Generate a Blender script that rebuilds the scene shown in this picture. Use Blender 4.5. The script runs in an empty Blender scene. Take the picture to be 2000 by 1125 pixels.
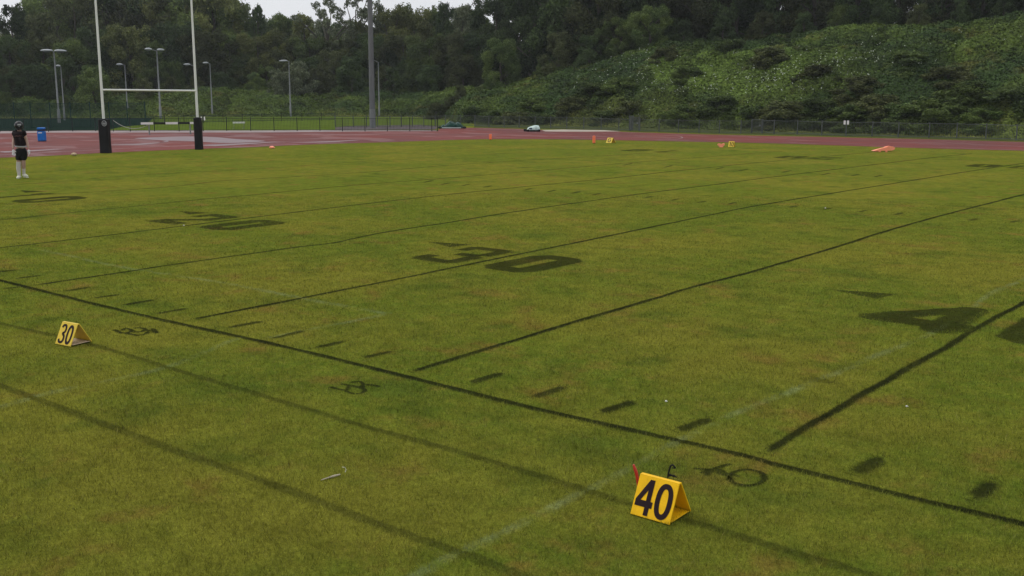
import bpy, math, random
import numpy as np
from mathutils import Vector, Matrix
random.seed(7); RNG = np.random.default_rng(11)
S = bpy.context.scene
COL = S.collection

# ------------------------------------------------------------------ camera, sky, sun, exposure
CX, CY, CH = 40.6033, -8.4716, 3.3142
F, YAW, PITCH, ROLL = 2055.13, 2.2512321, 0.18714492, 0.00244382
_f = Vector((math.cos(YAW)*math.cos(PITCH), math.sin(YAW)*math.cos(PITCH), -math.sin(PITCH)))
_r = Vector((math.sin(YAW), -math.cos(YAW), 0.0)); _u = _r.cross(_f)
_r2 = math.cos(ROLL)*_r + math.sin(ROLL)*_u; _u2 = -math.sin(ROLL)*_r + math.cos(ROLL)*_u
cd = bpy.data.cameras.new('camera'); cam = bpy.data.objects.new('camera', cd); COL.objects.link(cam)
M = Matrix((( _r2.x, _u2.x, -_f.x, CX), (_r2.y, _u2.y, -_f.y, CY), (_r2.z, _u2.z, -_f.z, CH), (0, 0, 0, 1)))
cam.matrix_world = M
cd.sensor_width = 36; cd.lens = F/2000*36; cd.clip_start = 0.05; cd.clip_end = 5000
S.camera = cam

SUN_EL, SUN_AZ = math.radians(52), math.radians(200)      # azimuth: direction the light comes from, measured from +X
w = bpy.data.worlds.new('World'); S.world = w; w.use_nodes = True
nt = w.node_tree; nt.nodes.clear()
out = nt.nodes.new('ShaderNodeOutputWorld'); bg = nt.nodes.new('ShaderNodeBackground')
sky = nt.nodes.new('ShaderNodeTexSky'); sky.sky_type = 'NISHITA'; sky.sun_disc = False
sky.sun_elevation = SUN_EL; sky.sun_rotation = math.pi/2 - SUN_AZ
sky.air_density = 1.5; sky.dust_density = 4
tc = nt.nodes.new('ShaderNodeTexCoord'); sep = nt.nodes.new('ShaderNodeSeparateXYZ')
rmp = nt.nodes.new('ShaderNodeMapRange'); rmp.inputs['From Min'].default_value = 0.0; rmp.inputs['From Max'].default_value = 1.0
rmp.inputs['To Min'].default_value = 8.3; rmp.inputs['To Max'].default_value = 10.4
cn = nt.nodes.new('ShaderNodeTexNoise'); cn.inputs['Scale'].default_value = 2.2; cn.inputs['Detail'].default_value = 6
cmr = nt.nodes.new('ShaderNodeMapRange'); cmr.inputs['To Min'].default_value = 0.86; cmr.inputs['To Max'].default_value = 1.14
mul = nt.nodes.new('ShaderNodeMath'); mul.operation = 'MULTIPLY'
cc = nt.nodes.new('ShaderNodeCombineColor')
m_r = nt.nodes.new('ShaderNodeMath'); m_r.operation = 'MULTIPLY'; m_r.inputs[1].default_value = 0.975
m_b = nt.nodes.new('ShaderNodeMath'); m_b.operation = 'MULTIPLY'; m_b.inputs[1].default_value = 1.045
mx = nt.nodes.new('ShaderNodeMix'); mx.data_type = 'RGBA'; mx.inputs[0].default_value = 0.93
L = nt.links
L.new(tc.outputs['Generated'], sep.inputs[0]); L.new(sep.outputs['Z'], rmp.inputs['Value'])
L.new(tc.outputs['Generated'], cn.inputs['Vector']); L.new(cn.outputs['Fac'], cmr.inputs['Value'])
L.new(rmp.outputs[0], mul.inputs[0]); L.new(cmr.outputs[0], mul.inputs[1])
L.new(mul.outputs[0], m_r.inputs[0]); L.new(mul.outputs[0], m_b.inputs[0])
L.new(m_r.outputs[0], cc.inputs[0]); L.new(mul.outputs[0], cc.inputs[1]); L.new(m_b.outputs[0], cc.inputs[2])
L.new(sky.outputs[0], mx.inputs[6]); L.new(cc.outputs[0], mx.inputs[7])
L.new(mx.outputs[2], bg.inputs['Color']); bg.inputs['Strength'].default_value = 0.1
L.new(bg.outputs[0], out.inputs['Surface'])

sd = bpy.data.lights.new('sun', 'SUN'); sd.energy = 1.2; sd.angle = math.radians(16); sd.color = (1, 0.96, 0.9)
sun = bpy.data.objects.new('sun', sd); COL.objects.link(sun)
sdir = Vector((math.cos(SUN_AZ)*math.cos(SUN_EL), math.sin(SUN_AZ)*math.cos(SUN_EL), math.sin(SUN_EL)))
sun.rotation_euler = sdir.to_track_quat('Z', 'Y').to_euler(); sun.location = (0, 0, 60)
S.view_settings.view_transform = 'Standard'; S.view_settings.look = 'None'
S.view_settings.exposure = 0.0; S.view_settings.gamma = 1.0
S.render.engine = 'CYCLES'; S.cycles.max_bounces = 5; S.cycles.diffuse_bounces = 3; S.cycles.transparent_max_bounces = 6

# ------------------------------------------------------------------ measuring helpers
def at(x, y, z=0.0):
    """world point of height z seen at photo coordinate x, y (survey of the place from the photograph)"""
    d = _f + _r2*((x-1000)/F) - _u2*((y-562.5)/F)
    t = (z-CH)/d.z
    return Vector((CX+d.x*t, CY+d.y*t, z))
def polar(x, r, z=0.0):
    """point at ground distance r in the direction of photo column x"""
    d = _f + _r2*((x-1000)/F) - _u2*((250-562.5)/F)
    a = math.atan2(d.y, d.x)
    return Vector((CX+r*math.cos(a), CY+r*math.sin(a), z))
def azof(x):
    p = polar(x, 1.0); return math.atan2(p.y-CY, p.x-CX)
def mpp_at(p): return (Vector((p[0], p[1], 0))-Vector((CX, CY, CH))).dot(_f)/F
def height_at(p, y):
    """height above zero, over ground point p, that shows at photo row y"""
    lo, hi = -5.0, 60.0
    for _ in range(40):
        m = (lo+hi)/2
        d = Vector((p[0]-CX, p[1]-CY, m-CH)); py = 562.5-F*d.dot(_u2)/d.dot(_f)
        if py > y: lo = m
        else: hi = m
    return (lo+hi)/2

# ------------------------------------------------------------------ numpy noise
_perm = RNG.permutation(4096); _val = RNG.random(4096)
def vnoise(x, y):
    xi = np.floor(x).astype(int); yi = np.floor(y).astype(int); fx = x-xi; fy = y-yi
    fx = fx*fx*(3-2*fx); fy = fy*fy*(3-2*fy)
    h = lambda a, b: _val[_perm[(_perm[a & 4095]+b) & 4095]]
    return (h(xi, yi)*(1-fx)+h(xi+1, yi)*fx)*(1-fy)+(h(xi, yi+1)*(1-fx)+h(xi+1, yi+1)*fx)*fy
def fbm(x, y, o=4):
    s = 0; a = .5; t = 0
    for i in range(o):
        s = s+a*vnoise(x*2**i+17*i, y*2**i+31*i); t += a; a *= .5
    return s/t

# ------------------------------------------------------------------ object helpers
def tag(o, label=None, cat=None, group=None, kind=None):
    if label: o['label'] = label
    if cat: o['category'] = cat
    if group: o['group'] = group
    if kind: o['kind'] = kind
    return o
def empty(name, loc, rz=0.0, sc=1.0):
    o = bpy.data.objects.new(name, None); COL.objects.link(o); o.location = loc; o.rotation_euler = (0, 0, rz)
    o.scale = (sc, sc, sc); o.empty_display_size = .3; return o
def fast_mesh(name, V, Fc, attrs=None, smooth=False):
    """V (n,3); Fc (m,k) constant-size faces"""
    V = np.asarray(V, np.float32); Fc = np.asarray(Fc, np.int32); k = Fc.shape[1]
    me = bpy.data.meshes.new(name)
    me.vertices.add(len(V)); me.vertices.foreach_set('co', V.ravel())
    me.loops.add(Fc.size); me.loops.foreach_set('vertex_index', Fc.ravel())
    me.polygons.add(len(Fc)); me.polygons.foreach_set('loop_start', np.arange(0, Fc.size, k, dtype=np.int32))
    me.polygons.foreach_set('loop_total', np.full(len(Fc), k, np.int32))
    if smooth: me.polygons.foreach_set('use_smooth', np.ones(len(Fc), bool))
    me.update(calc_edges=True)
    for n, a in (attrs or {}).items():
        at_ = me.attributes.new(n, 'FLOAT', 'POINT'); at_.data.foreach_set('value', np.asarray(a, np.float32))
    return me
def link(name, me, mat, parent=None):
    o = bpy.data.objects.new(name, me); COL.objects.link(o)
    if mat and not me.materials: me.materials.append(mat)
    if parent: o.parent = parent
    return o
class MB:
    """collects boxes, tubes and plates, then links them as one mesh"""
    def __init__(s): s.v = []; s.f = []; s.sm = []
    def add(s, vs, fs, sm=False):
        b = len(s.v); s.v += [tuple(v) for v in vs]; s.f += [tuple(b+i for i in f) for f in fs]; s.sm += [sm]*len(fs)
    def box(s, a, b):
        x0, y0, z0 = a; x1, y1, z1 = b
        s.add([(x0,y0,z0),(x1,y0,z0),(x1,y1,z0),(x0,y1,z0),(x0,y0,z1),(x1,y0,z1),(x1,y1,z1),(x0,y1,z1)],
              [(3,2,1,0),(4,5,6,7),(0,1,5,4),(1,2,6,5),(2,3,7,6),(3,0,4,7)])
    def bar(s, p, q, w, h, up=Vector((0,0,1))):
        """rectangular bar from p to q, w across, h along up"""
        p = Vector(p); q = Vector(q); d = (q-p).normalized(); sd_ = d.cross(up)
        if sd_.length < 1e-4: sd_ = d.cross(Vector((1,0,0)))
        sd_.normalize(); u_ = sd_.cross(d)
        vs = [e+sd_*(i*w/2)+u_*(j*h/2) for e in (p, q) for i, j in ((-1,-1),(1,-1),(1,1),(-1,1))]
        s.add(vs, [(3,2,1,0),(4,5,6,7),(0,1,5,4),(1,2,6,5),(2,3,7,6),(3,0,4,7)])
    def tube(s, pts, rad, n=10, caps=True, smooth=True, squash=1.0):
        pts = [Vector(p) for p in pts]; rad = rad if hasattr(rad, '__len__') else [rad]*len(pts)
        rings = []; prev = None
        for i, p in enumerate(pts):
            d = (pts[min(i+1, len(pts)-1)]-pts[max(i-1, 0)]).normalized()
            a = prev if prev is not None else (Vector((0,0,1)) if abs(d.z) < .9 else Vector((1,0,0)))
            x = (a-d*a.dot(d)).normalized(); prev = x; y = d.cross(x)
            rings.append([p+(x*math.cos(t)+y*math.sin(t)*squash)*rad[i] for t in [2*math.pi*k/n for k in range(n)]])
        vs = [v for r in rings for v in r]
        fs = [(i*n+k, i*n+(k+1) % n, (i+1)*n+(k+1) % n, (i+1)*n+k) for i in range(len(pts)-1) for k in range(n)]
        s.add(vs, fs, smooth)
        if caps:
            s.add(rings[0][::-1], [tuple(range(n))]); s.add(rings[-1], [tuple(range(n))])
    def ball(s, c, r, n=14, m=9, fn=None):
        """ellipsoid, optionally reshaped by fn(unit vector) -> factor"""
        c = Vector(c); vs = []
        for j in range(1, m):
            t = math.pi*j/m
            for k in range(n):
                a = 2*math.pi*k/n; d = Vector((math.sin(t)*math.cos(a), math.sin(t)*math.sin(a), math.cos(t)))
                g = fn(d) if fn else 1; vs.append(c+Vector((d.x*r[0], d.y*r[1], d.z*r[2]))*g)
        vs += [c+Vector((0,0,r[2])), c-Vector((0,0,r[2]))]; T = len(vs)-2
        fs = [((j)*n+k, (j+1)*n+k, (j+1)*n+(k+1) % n, j*n+(k+1) % n) for j in range(m-2) for k in range(n)]
        fs += [(T, k, (k+1) % n) for k in range(n)]+[(T+1, (m-2)*n+(k+1) % n, (m-2)*n+k) for k in range(n)]
        s.add(vs, fs, True)
    def build(s, name, mat, parent=None, bevel=0, sub=0):
        me = bpy.data.meshes.new(name); me.from_pydata(s.v, [], s.f); me.update()
        me.polygons.foreach_set('use_smooth', s.sm)
        o = link(name, me, mat, parent)
        if bevel:
            b = o.modifiers.new('b', 'BEVEL'); b.width = bevel; b.segments = 2; b.limit_method = 'ANGLE'
        if sub:
            b = o.modifiers.new('s', 'SUBSURF'); b.levels = sub; b.render_levels = sub
        return o

# ------------------------------------------------------------------ materials
class NT:
    def __init__(s, name):
        s.m = bpy.data.materials.new(name); s.m.use_nodes = True; s.t = s.m.node_tree
        s.b = s.t.nodes['Principled BSDF']; s._tc = None
    def n(s, k, **kw):
        x = s.t.nodes.new('ShaderNode'+k)
        for a, v in kw.items(): setattr(x, a, v)
        return x
    def l(s, a, b): s.t.links.new(a, b)
    def coord(s):
        if s._tc is None: s._tc = s.n('TexCoord').outputs['Object']
        return s._tc
    def noise(s, sc, det=3, rough=.55, stretch=None, off=0):
        x = s.n('TexNoise'); x.inputs['Scale'].default_value = sc; x.inputs['Detail'].default_value = det; x.inputs['Roughness'].default_value = rough
        mp = s.n('Mapping'); s.l(s.coord(), mp.inputs[0]); mp.inputs['Location'].default_value = (off, off*.7, off*.3)
        if stretch: mp.inputs['Scale'].default_value = stretch
        s.l(mp.outputs[0], x.inputs['Vector']); return x.outputs['Fac']
    def rng(s, v, a, b, c=0., d=1., smooth=False):
        x = s.n('MapRange')
        if smooth: x.interpolation_type = 'SMOOTHSTEP'
        s.l(v, x.inputs['Value'])
        for k, q in zip(('From Min', 'From Max', 'To Min', 'To Max'), (a, b, c, d)): x.inputs[k].default_value = q
        return x.outputs[0]
    def mix(s, f, a, b, mode='MIX'):
        x = s.n('Mix', data_type='RGBA', blend_type=mode)
        for i, v in ((0, f), (6, a), (7, b)):
            if isinstance(v, (int, float)): x.inputs[i].default_value = v
            elif isinstance(v, tuple): x.inputs[i].default_value = (*v, 1)
            else: s.l(v, x.inputs[i])
        return x.outputs[2]
    def math(s, op, a, b=None):
        x = s.n('Math', operation=op)
        for i, v in ((0, a), (1, b)):
            if v is None: continue
            if isinstance(v, (int, float)): x.inputs[i].default_value = v
            else: s.l(v, x.inputs[i])
        return x.outputs[0]
    def attr(s, nm): return s.n('Attribute', attribute_name=nm).outputs['Fac']
    def bump(s, h, st, dist=.02):
        x = s.n('Bump'); x.inputs['Strength'].default_value = st; x.inputs['Distance'].default_value = dist
        s.l(h, x.inputs['Height']); s.l(x.outputs[0], s.b.inputs['Normal'])
    def base(s, c):
        if isinstance(c, tuple): s.b.inputs['Base Color'].default_value = (*c, 1)
        else: s.l(c, s.b.inputs['Base Color'])
    def set(s, rough=.6, metal=0, spec=.5):
        s.b.inputs['Roughness'].default_value = rough; s.b.inputs['Metallic'].default_value = metal
        s.b.inputs['Specular IOR Level'].default_value = spec; return s
def simple(name, c, rough=.55, metal=0, var=.25, scale=6, spec=.5, bump=0):
    m = NT(name); f = m.noise(scale, 4); d = tuple(x*(1-var) for x in c)
    m.base(m.mix(m.rng(f, .3, .7), c, d)); m.set(rough, metal, spec)
    if bump: m.bump(m.noise(scale*3, 4), bump)
    return m.m

GREEN, OLIVE, BROWN, DEEP = (.098, .134, .015), (.160, .158, .021), (.180, .122, .027), (.062, .096, .013)
DARKMARK, CHALK = (.017, .020, .007), (.19, .23, .11)
def turf_base(m):
    big = m.noise(.20, 4, .6); mid = m.noise(1.0, 5, .66, off=7); small = m.noise(4.5, 4, .68, off=3)
    c = m.mix(m.rng(big, .40, .62, smooth=True), GREEN, OLIVE)
    c = m.mix(m.math('MULTIPLY', m.rng(small, .34, .66), .65), c, OLIVE)
    c = m.mix(m.math('MULTIPLY', m.rng(mid, .53, .70, smooth=True), .7), c, BROWN)
    c = m.mix(m.math('MULTIPLY', m.rng(m.noise(.75, 5, .64, off=23), .50, .72, smooth=True), .65), c, DEEP)
    return c
def turf_grain(m, c, ground=True):
    k = m.math('MULTIPLY', m.rng(m.noise(75, 3, .75, off=11), .28, .72, .52, 1.46), m.rng(m.noise(17, 4, .75, off=31), .3, .7, .74, 1.24))
    k = m.math('MULTIPLY', k, m.rng(m.noise(2.4, 4, .7, off=61), .35, .65, .84, 1.14))
    cx = m.n('CombineColor'); [m.l(k, cx.inputs[i]) for i in range(3)]
    return m.mix(1.0, c, cx.outputs[0], 'MULTIPLY')
def turf_colour(m): return turf_grain(m, turf_base(m))
def turf_mark(m, c):
    e = m.attr('edge'); nz = m.math('ADD', m.math('MULTIPLY', m.noise(38, 4, .8, off=5), 1.0), m.math('MULTIPLY', m.noise(4, 4, .7, off=9), .6))
    k = m.rng(m.math('ADD', e, m.math('SUBTRACT', nz, .8)), .10, .62)
    worn = m.rng(m.noise(1.1, 4, .7, off=41), .3, .62, .82, 1.0)
    k1 = m.math('MULTIPLY', m.math('MULTIPLY', k, worn), m.attr('dark'))
    c = m.mix(k1, c, DARKMARK)
    worn2 = m.rng(m.noise(1.7, 4, .7, off=51), .41, .70, .02, .58)
    k2 = m.math('MULTIPLY', m.math('MULTIPLY', k, worn2), m.attr('chalk'))
    return turf_grain(m, m.mix(k2, c, CHALK))
def turf_bump(m):
    h = m.math('ADD', m.math('MULTIPLY', m.noise(45, 4, .7), .6), m.noise(9, 4, .6, off=2)); m.bump(h, .9, .03)
m = NT('mown_turf'); m.base(turf_colour(m)); turf_bump(m); m.set(1, 0, 0); M_TURF = m.m
m = NT('marked_turf'); m.base(turf_mark(m, turf_base(m))); turf_bump(m); m.set(1, 0, 0); M_MARK = m.m
m = NT('turf_blade')
c = turf_colour(m); r_ = m.attr('rnd')
k = m.rng(r_, 0, 1, .40, 2.0); cx = m.n('CombineColor'); [m.l(k, cx.inputs[i]) for i in range(3)]
c = m.mix(1.0, c, cx.outputs[0], 'MULTIPLY')
c = m.mix(m.math('MULTIPLY', m.rng(m.attr('straw'), .91, 1.0), .6), c, (.36, .30, .11))
c = m.mix(m.attr('dark'), c, DARKMARK)
c = m.mix(m.attr('chalk'), c, CHALK); m.base(c); m.set(.8, 0, .08); M_BLADE = m.m

def leaf_mat(name, a, b, c3, sc=.6, straw=None):
    """three leaf tones mixed by place and by leaf; each copy of a plant gets its own shift"""
    m = NT(name); oi = m.n('ObjectInfo'); r = m.attr('rnd'); cl = m.attr('clump')
    c = m.mix(m.rng(cl, .1, .9), a, b)
    c = m.mix(m.math('MULTIPLY', m.rng(r, .55, 1.), .6), c, c3)
    k = m.math('MULTIPLY', m.rng(oi.outputs['Random'], 0, 1, .70, 1.35), m.rng(r, 0, 1, .7, 1.3))
    cx = m.n('CombineColor'); [m.l(k, cx.inputs[i]) for i in range(3)]
    c = m.mix(1.0, c, cx.outputs[0], 'MULTIPLY'); m.base(c); m.set(.7, 0, .12)
    tr = m.n('BsdfTranslucent'); m.l(c, tr.inputs[0]); ms = m.n('MixShader'); ms.inputs[0].default_value = .22
    o = m.t.nodes['Material Output']; m.l(m.b.outputs[0], ms.inputs[1]); m.l(tr.outputs[0], ms.inputs[2]); m.l(ms.outputs[0], o.inputs[0])
    return m.m
M_LEAF = [leaf_mat('dark_foliage', (.032, .054, .022), (.056, .086, .028), (.085, .12, .04)),
          leaf_mat('mid_foliage', (.052, .084, .026), (.100, .138, .036), (.14, .18, .055)),
          leaf_mat('olive_foliage', (.082, .098, .030), (.155, .172, .048), (.20, .22, .08)),
          leaf_mat('grey_foliage', (.062, .080, .042), (.11, .130, .066), (.22, .24, .16)),
          leaf_mat('brown_green_foliage', (.046, .058, .022), (.076, .090, .032), (.11, .12, .05))]
M_BRAM = [leaf_mat('bramble_leaves', (.040, .066, .020), (.075, .108, .028), (.12, .16, .05)),
          leaf_mat('fern_leaves', (.052, .086, .020), (.095, .135, .030), (.14, .18, .05)),
          leaf_mat('dull_bramble_leaves', (.050, .064, .022), (.085, .098, .032), (.13, .14, .05))]
M_BARK = simple('bark', (.07, .06, .045), .9, bump=.5, scale=9)
m = NT('bank_leaves')
reg = m.noise(.10, 3, .6, off=13); reg2 = m.noise(.33, 3, .6, off=29)
c = m.mix(m.rng(reg, .42, .60, smooth=True), (.034, .060, .016), (.068, .100, .018))
c = m.mix(m.math('MULTIPLY', m.rng(reg2, .55, .70, smooth=True), .6), c, (.105, .095, .022))
c = m.mix(m.attr('bright'), c, (.100, .150, .026))
c = m.mix(m.attr('fringe'), c, (.165, .180, .040))
k = m.math('MULTIPLY', m.rng(m.attr("rnd"), .15, .85, .38, 1.70), m.rng(m.noise(1.2, 3), .3, .7, .75, 1.2))
cx = m.n('CombineColor'); [m.l(k, cx.inputs[i]) for i in range(3)]
m.base(m.mix(1.0, c, cx.outputs[0], 'MULTIPLY')); m.set(.7, 0, .1); M_BANK = m.m
m = NT('bank_soil'); m.base(m.mix(m.rng(m.noise(.5, 5), .35, .65), (.030, .045, .014), (.060, .075, .022))); m.bump(m.noise(4, 5), 1, .2); m.set(.95, 0, .1); M_SOIL = m.m
def vinyl(name, c):
    m = NT(name); d = tuple(x*.62 for x in c)
    k = m.mix(m.rng(m.noise(9, 5, .7), .40, .70), c, tuple(x*.84 for x in c))
    k = m.mix(m.math('MULTIPLY', m.rng(m.noise(34, 5, .8, off=4), .60, .72), .6), k, (c[0]*.45, c[1]*.38, .02))
    k = m.mix(m.math('MULTIPLY', m.rng(m.noise(15, 4, .7, stretch=(1, 1, .25), off=8), .58, .70), .45), k, d)
    m.base(k); m.set(.45, 0, .15); m.bump(m.math('ADD', m.noise(7, 3), m.math('MULTIPLY', m.noise(60, 2), .15)), .35, .02); return m.m
m = NT('white_petals'); m.base((.34, .38, .29)); m.set(.6); M_PETAL = m.m

m = NT('running_track')
wet = m.noise(.16, 4, .6, off=4); wet_sheen = m.noise(.5, 4, .6, stretch=(1, 2.2, 1), off=8); gr = m.noise(120, 2)
c = m.mix(m.rng(wet, .4, .62, smooth=True), (.175, .036, .028), (.135, .038, .034))
c = m.mix(m.rng(wet_sheen, .55, .72, smooth=True), c, (.155, .058, .058))  # sky sheen of the wet surface put into the colour as paler patches
c = m.mix(m.rng(gr, .3, .7, 0, .25), c, (.10, .05, .05)); m.base(c)
rr = m.n('Mix'); pud = m.rng(m.noise(.22, 4, .55, stretch=(1.0, 1.6, 1), off=15), .50, .60, smooth=True)
m.l(m.rng(pud, 0, 1, .8, .5), m.b.inputs['Roughness']); m.b.inputs['Specular IOR Level'].default_value = .14
m.bump(m.noise(60, 3), .12, .01); M_TRACK = m.m
M_LINE = simple('worn_lane_paint', (.30, .20, .20), .7, var=.45, scale=1.5)
M_LINE2 = simple('rain_film_sheen', (.19, .115, .125), .4, var=.25, scale=.7)  # pale tone paints the sky's reflection on the standing rainwater
M_CONC = simple('pale_concrete', (.31, .25, .24), .9, var=.35, scale=.8, bump=.2)
M_SAND = simple('sandy_strip', (.42, .36, .29), .85, var=.3, scale=.7)
M_WETG = simple('damp_grey_ground', (.12, .10, .10), .9, var=.5, scale=.6, spec=.1)

M_LAWN = simple('greener_lawn', (.105, .150, .022), 1, var=.35, scale=.8, spec=0)
M_VERGE = simple('rough_verge_shaded', (.075, .090, .030), 1, var=.4, scale=.9, spec=0)  # darker green has the shade of the long grass painted in
M_COURT = simple('dark_court_surface', (.012, .028, .020), .8, var=.3, scale=.5, spec=0)
M_WHITE = simple('white_post_paint', (.72, .72, .69), .35, var=.12, scale=1.2)
M_PAD = simple('black_vinyl', (.012, .011, .012), .5, var=.4, scale=4, spec=.12)
M_FENCE = simple('weathered_fence_steel', (.095, .105, .095), .6, .1, var=.3, spec=.2)
M_FENCED = simple('dark_fence_steel', (.020, .020, .022), .7, 0, var=.3, spec=.15)
M_FENCEG = simple('green_mesh_coating', (.014, .044, .038), .7, 0, var=.3, spec=.1)
M_GALV = simple('galvanised_steel', (.19, .20, .20), .6, .15, var=.25, scale=2, spec=.3)
M_GALVD = simple('dull_mast_steel', (.125, .13, .135), .6, .15, var=.2, scale=1.5)
M_HEAD = simple('lamp_head_grey', (.36, .38, .40), .5, 0, var=.2, spec=.2)
M_YEL = vinyl('yellow_vinyl', (.82, .47, .006))
M_YELD = vinyl('faded_yellow_vinyl', (.70, .50, .06))
M_INK = simple('black_print', (.018, .008, .010), .5, 0, var=.2, spec=.12)
M_BEIGE = simple('beige_lining', (.50, .38, .24), .8, 0, var=.2, scale=20)
M_ORANGE = simple('fluorescent_orange', (1.0, .19, .07), .5, 0, var=.12)
M_SALMON = simple('sunbleached_orange', (1.0, .33, .19), .6, 0, var=.15, scale=4)
M_BLUE = simple('blue_plastic', (.012, .15, .50), .35, 0, var=.15, spec=.12)
M_NAVY = simple('dark_blue_plastic', (.006, .02, .075), .4, 0, var=.15)
M_TARP = simple('dark_green_tarpaulin', (.012, .060, .045), .35, 0, var=.5, scale=3, bump=.3, spec=.12)
M_COVER = simple('pale_cover', (.48, .60, .56), .5, 0, var=.25, scale=3)
M_RUB = simple('black_rubber', (.012, .012, .013), .6, 0, var=.3, spec=.12)
M_RED = simple('red_handle', (.55, .035, .020), .4, 0, var=.15)
M_ROPE = simple('grey_rope', (.28, .27, .24), .8, 0, var=.2)
M_BLK = simple('barrier_black', (.015, .015, .015), .5, 0, var=.2, spec=.12)
M_STICK = simple('bleached_stick', (.50, .44, .33), .8, 0, var=.3, scale=30)
M_SKIN = simple('skin', (.40, .25, .20), .5, 0, var=.1)
M_JERS = simple('black_maroon_jersey', (.014, .008, .009), .8, 0, var=.6, scale=9, bump=.2, spec=.12)
M_SHORT = simple('black_shorts', (.009, .009, .010), .7, 0, var=.3, scale=9, spec=.12)
M_SOCK = simple('pale_sock', (.56, .52, .50), .8, 0, var=.2, scale=12)
M_SHOE = simple('white_boot', (.62, .62, .50), .5, 0, var=.2, scale=12)
M_GLOVE = simple('white_glove', (.62, .60, .62), .6, 0, var=.15, scale=12)
M_HELM = simple('helmet_shell', (.014, .014, .016), .3, 0, var=.3, spec=.3)
M_LOGO = simple('grey_logo', (.36, .36, .38), .5, 0, var=.1)

# ------------------------------------------------------------------ terrain: flat pitch, bank rising beyond the fence
_BX = [-900, -500, 0, 300, 400, 640, 800, 860, 905, 1000, 1100, 1300, 1500, 1750, 2000, 2300, 2800]
_R0 = [128, 128, 128, 128, 129, 129, 126, 117, 103, 99, 97, 92.5, 88, 84, 81.5, 80.5, 81]
_RUN = [16, 16, 16, 14, 14, 14, 16, 18, 21, 22, 22, 22, 22, 22, 22, 22, 22]
_ZT = [1.6, 1.6, 1.6, 2.0, 2.9, 2.6, 2.2, 1.9, 2.4, 3.6, 5.3, 7.5, 8.1, 8.9, 9.5, 9.9, 10]
_BA = [-azof(x) for x in _BX]
def worley(x, y, seed=0):
    """jittered domes: height 0..1 and the tone of the nearest dome"""
    xi = np.floor(x).astype(int); yi = np.floor(y).astype(int); best = np.full(x.shape, 9.); tone = np.zeros(x.shape)
    for dx in (-1, 0, 1):
        for dy in (-1, 0, 1):
            a, b = xi+dx, yi+dy; hh = _perm[(_perm[(a+seed) & 4095]+b) & 4095]; u1 = _val[hh]; u2 = _val[(hh+77) & 4095]; u3 = _val[(hh+555) & 4095]
            d = ((x-a-u1)**2+(y-b-u2)**2)/(.55+.75*u3)**2; k = d < best; best = np.where(k, d, best); tone = np.where(k, u3, tone)
    return np.sqrt(np.clip(1-best*.9, 0, 1)), tone
def bank(x, y, mounds=True):
    x = np.asarray(x, float); y = np.asarray(y, float)
    a = -np.arctan2(y-CY, x-CX); r = np.hypot(x-CX, y-CY)
    r0 = np.interp(a, _BA, _R0); run = np.interp(a, _BA, _RUN); zt = np.interp(a, _BA, _ZT)
    r0 = r0+1.6*(fbm(a*14+3, a*0+2, 2)-.5)
    t = np.clip((r-r0)/run, 0, 1); s = t*(1-.35*t)/(.65)
    s = np.where(t < .12, s*(t/.12), s)
    z = zt*s+np.clip(r-r0-run, 0, 80)*.03
    if mounds:
        mk = np.clip((r-r0-.5)/4, 0, 1)
        wx = x+1.2*(fbm(x/2, y/2+7, 2)-.5); wy = y+1.2*(fbm(x/2+30, y/2, 2)-.5); n1 = worley(wx/3.1, wy/3.1)[0]; n4 = worley(wx/1.25+9, wy/1.25, 5)[0]; n2 = fbm(x/1.1+5, y/1.1, 2)-.5; n3 = fbm(x/9+50, y/9, 2)-.5
        z = z+mk*(1.2*n1-1.15+.5*n4+.5*n2+1.2*n3)
    z = np.where(r < r0, 0, np.maximum(z, -.02))
    return z, t, a, r, r0
def ground_z(x, y): return float(bank(np.array([x]), np.array([y]), False)[0][0])

# ------------------------------------------------------------------ ground, pitch markings, track
bm = MB(); bm.add([(-1500, -1500, 0), (1500, -1500, 0), (1500, 1500, 0), (-1500, 1500, 0)], [(0, 1, 2, 3)])
tag(bm.build('ground', M_TURF), 'short olive green grass of the sports pitch', 'grass pitch', kind='structure')

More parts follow.
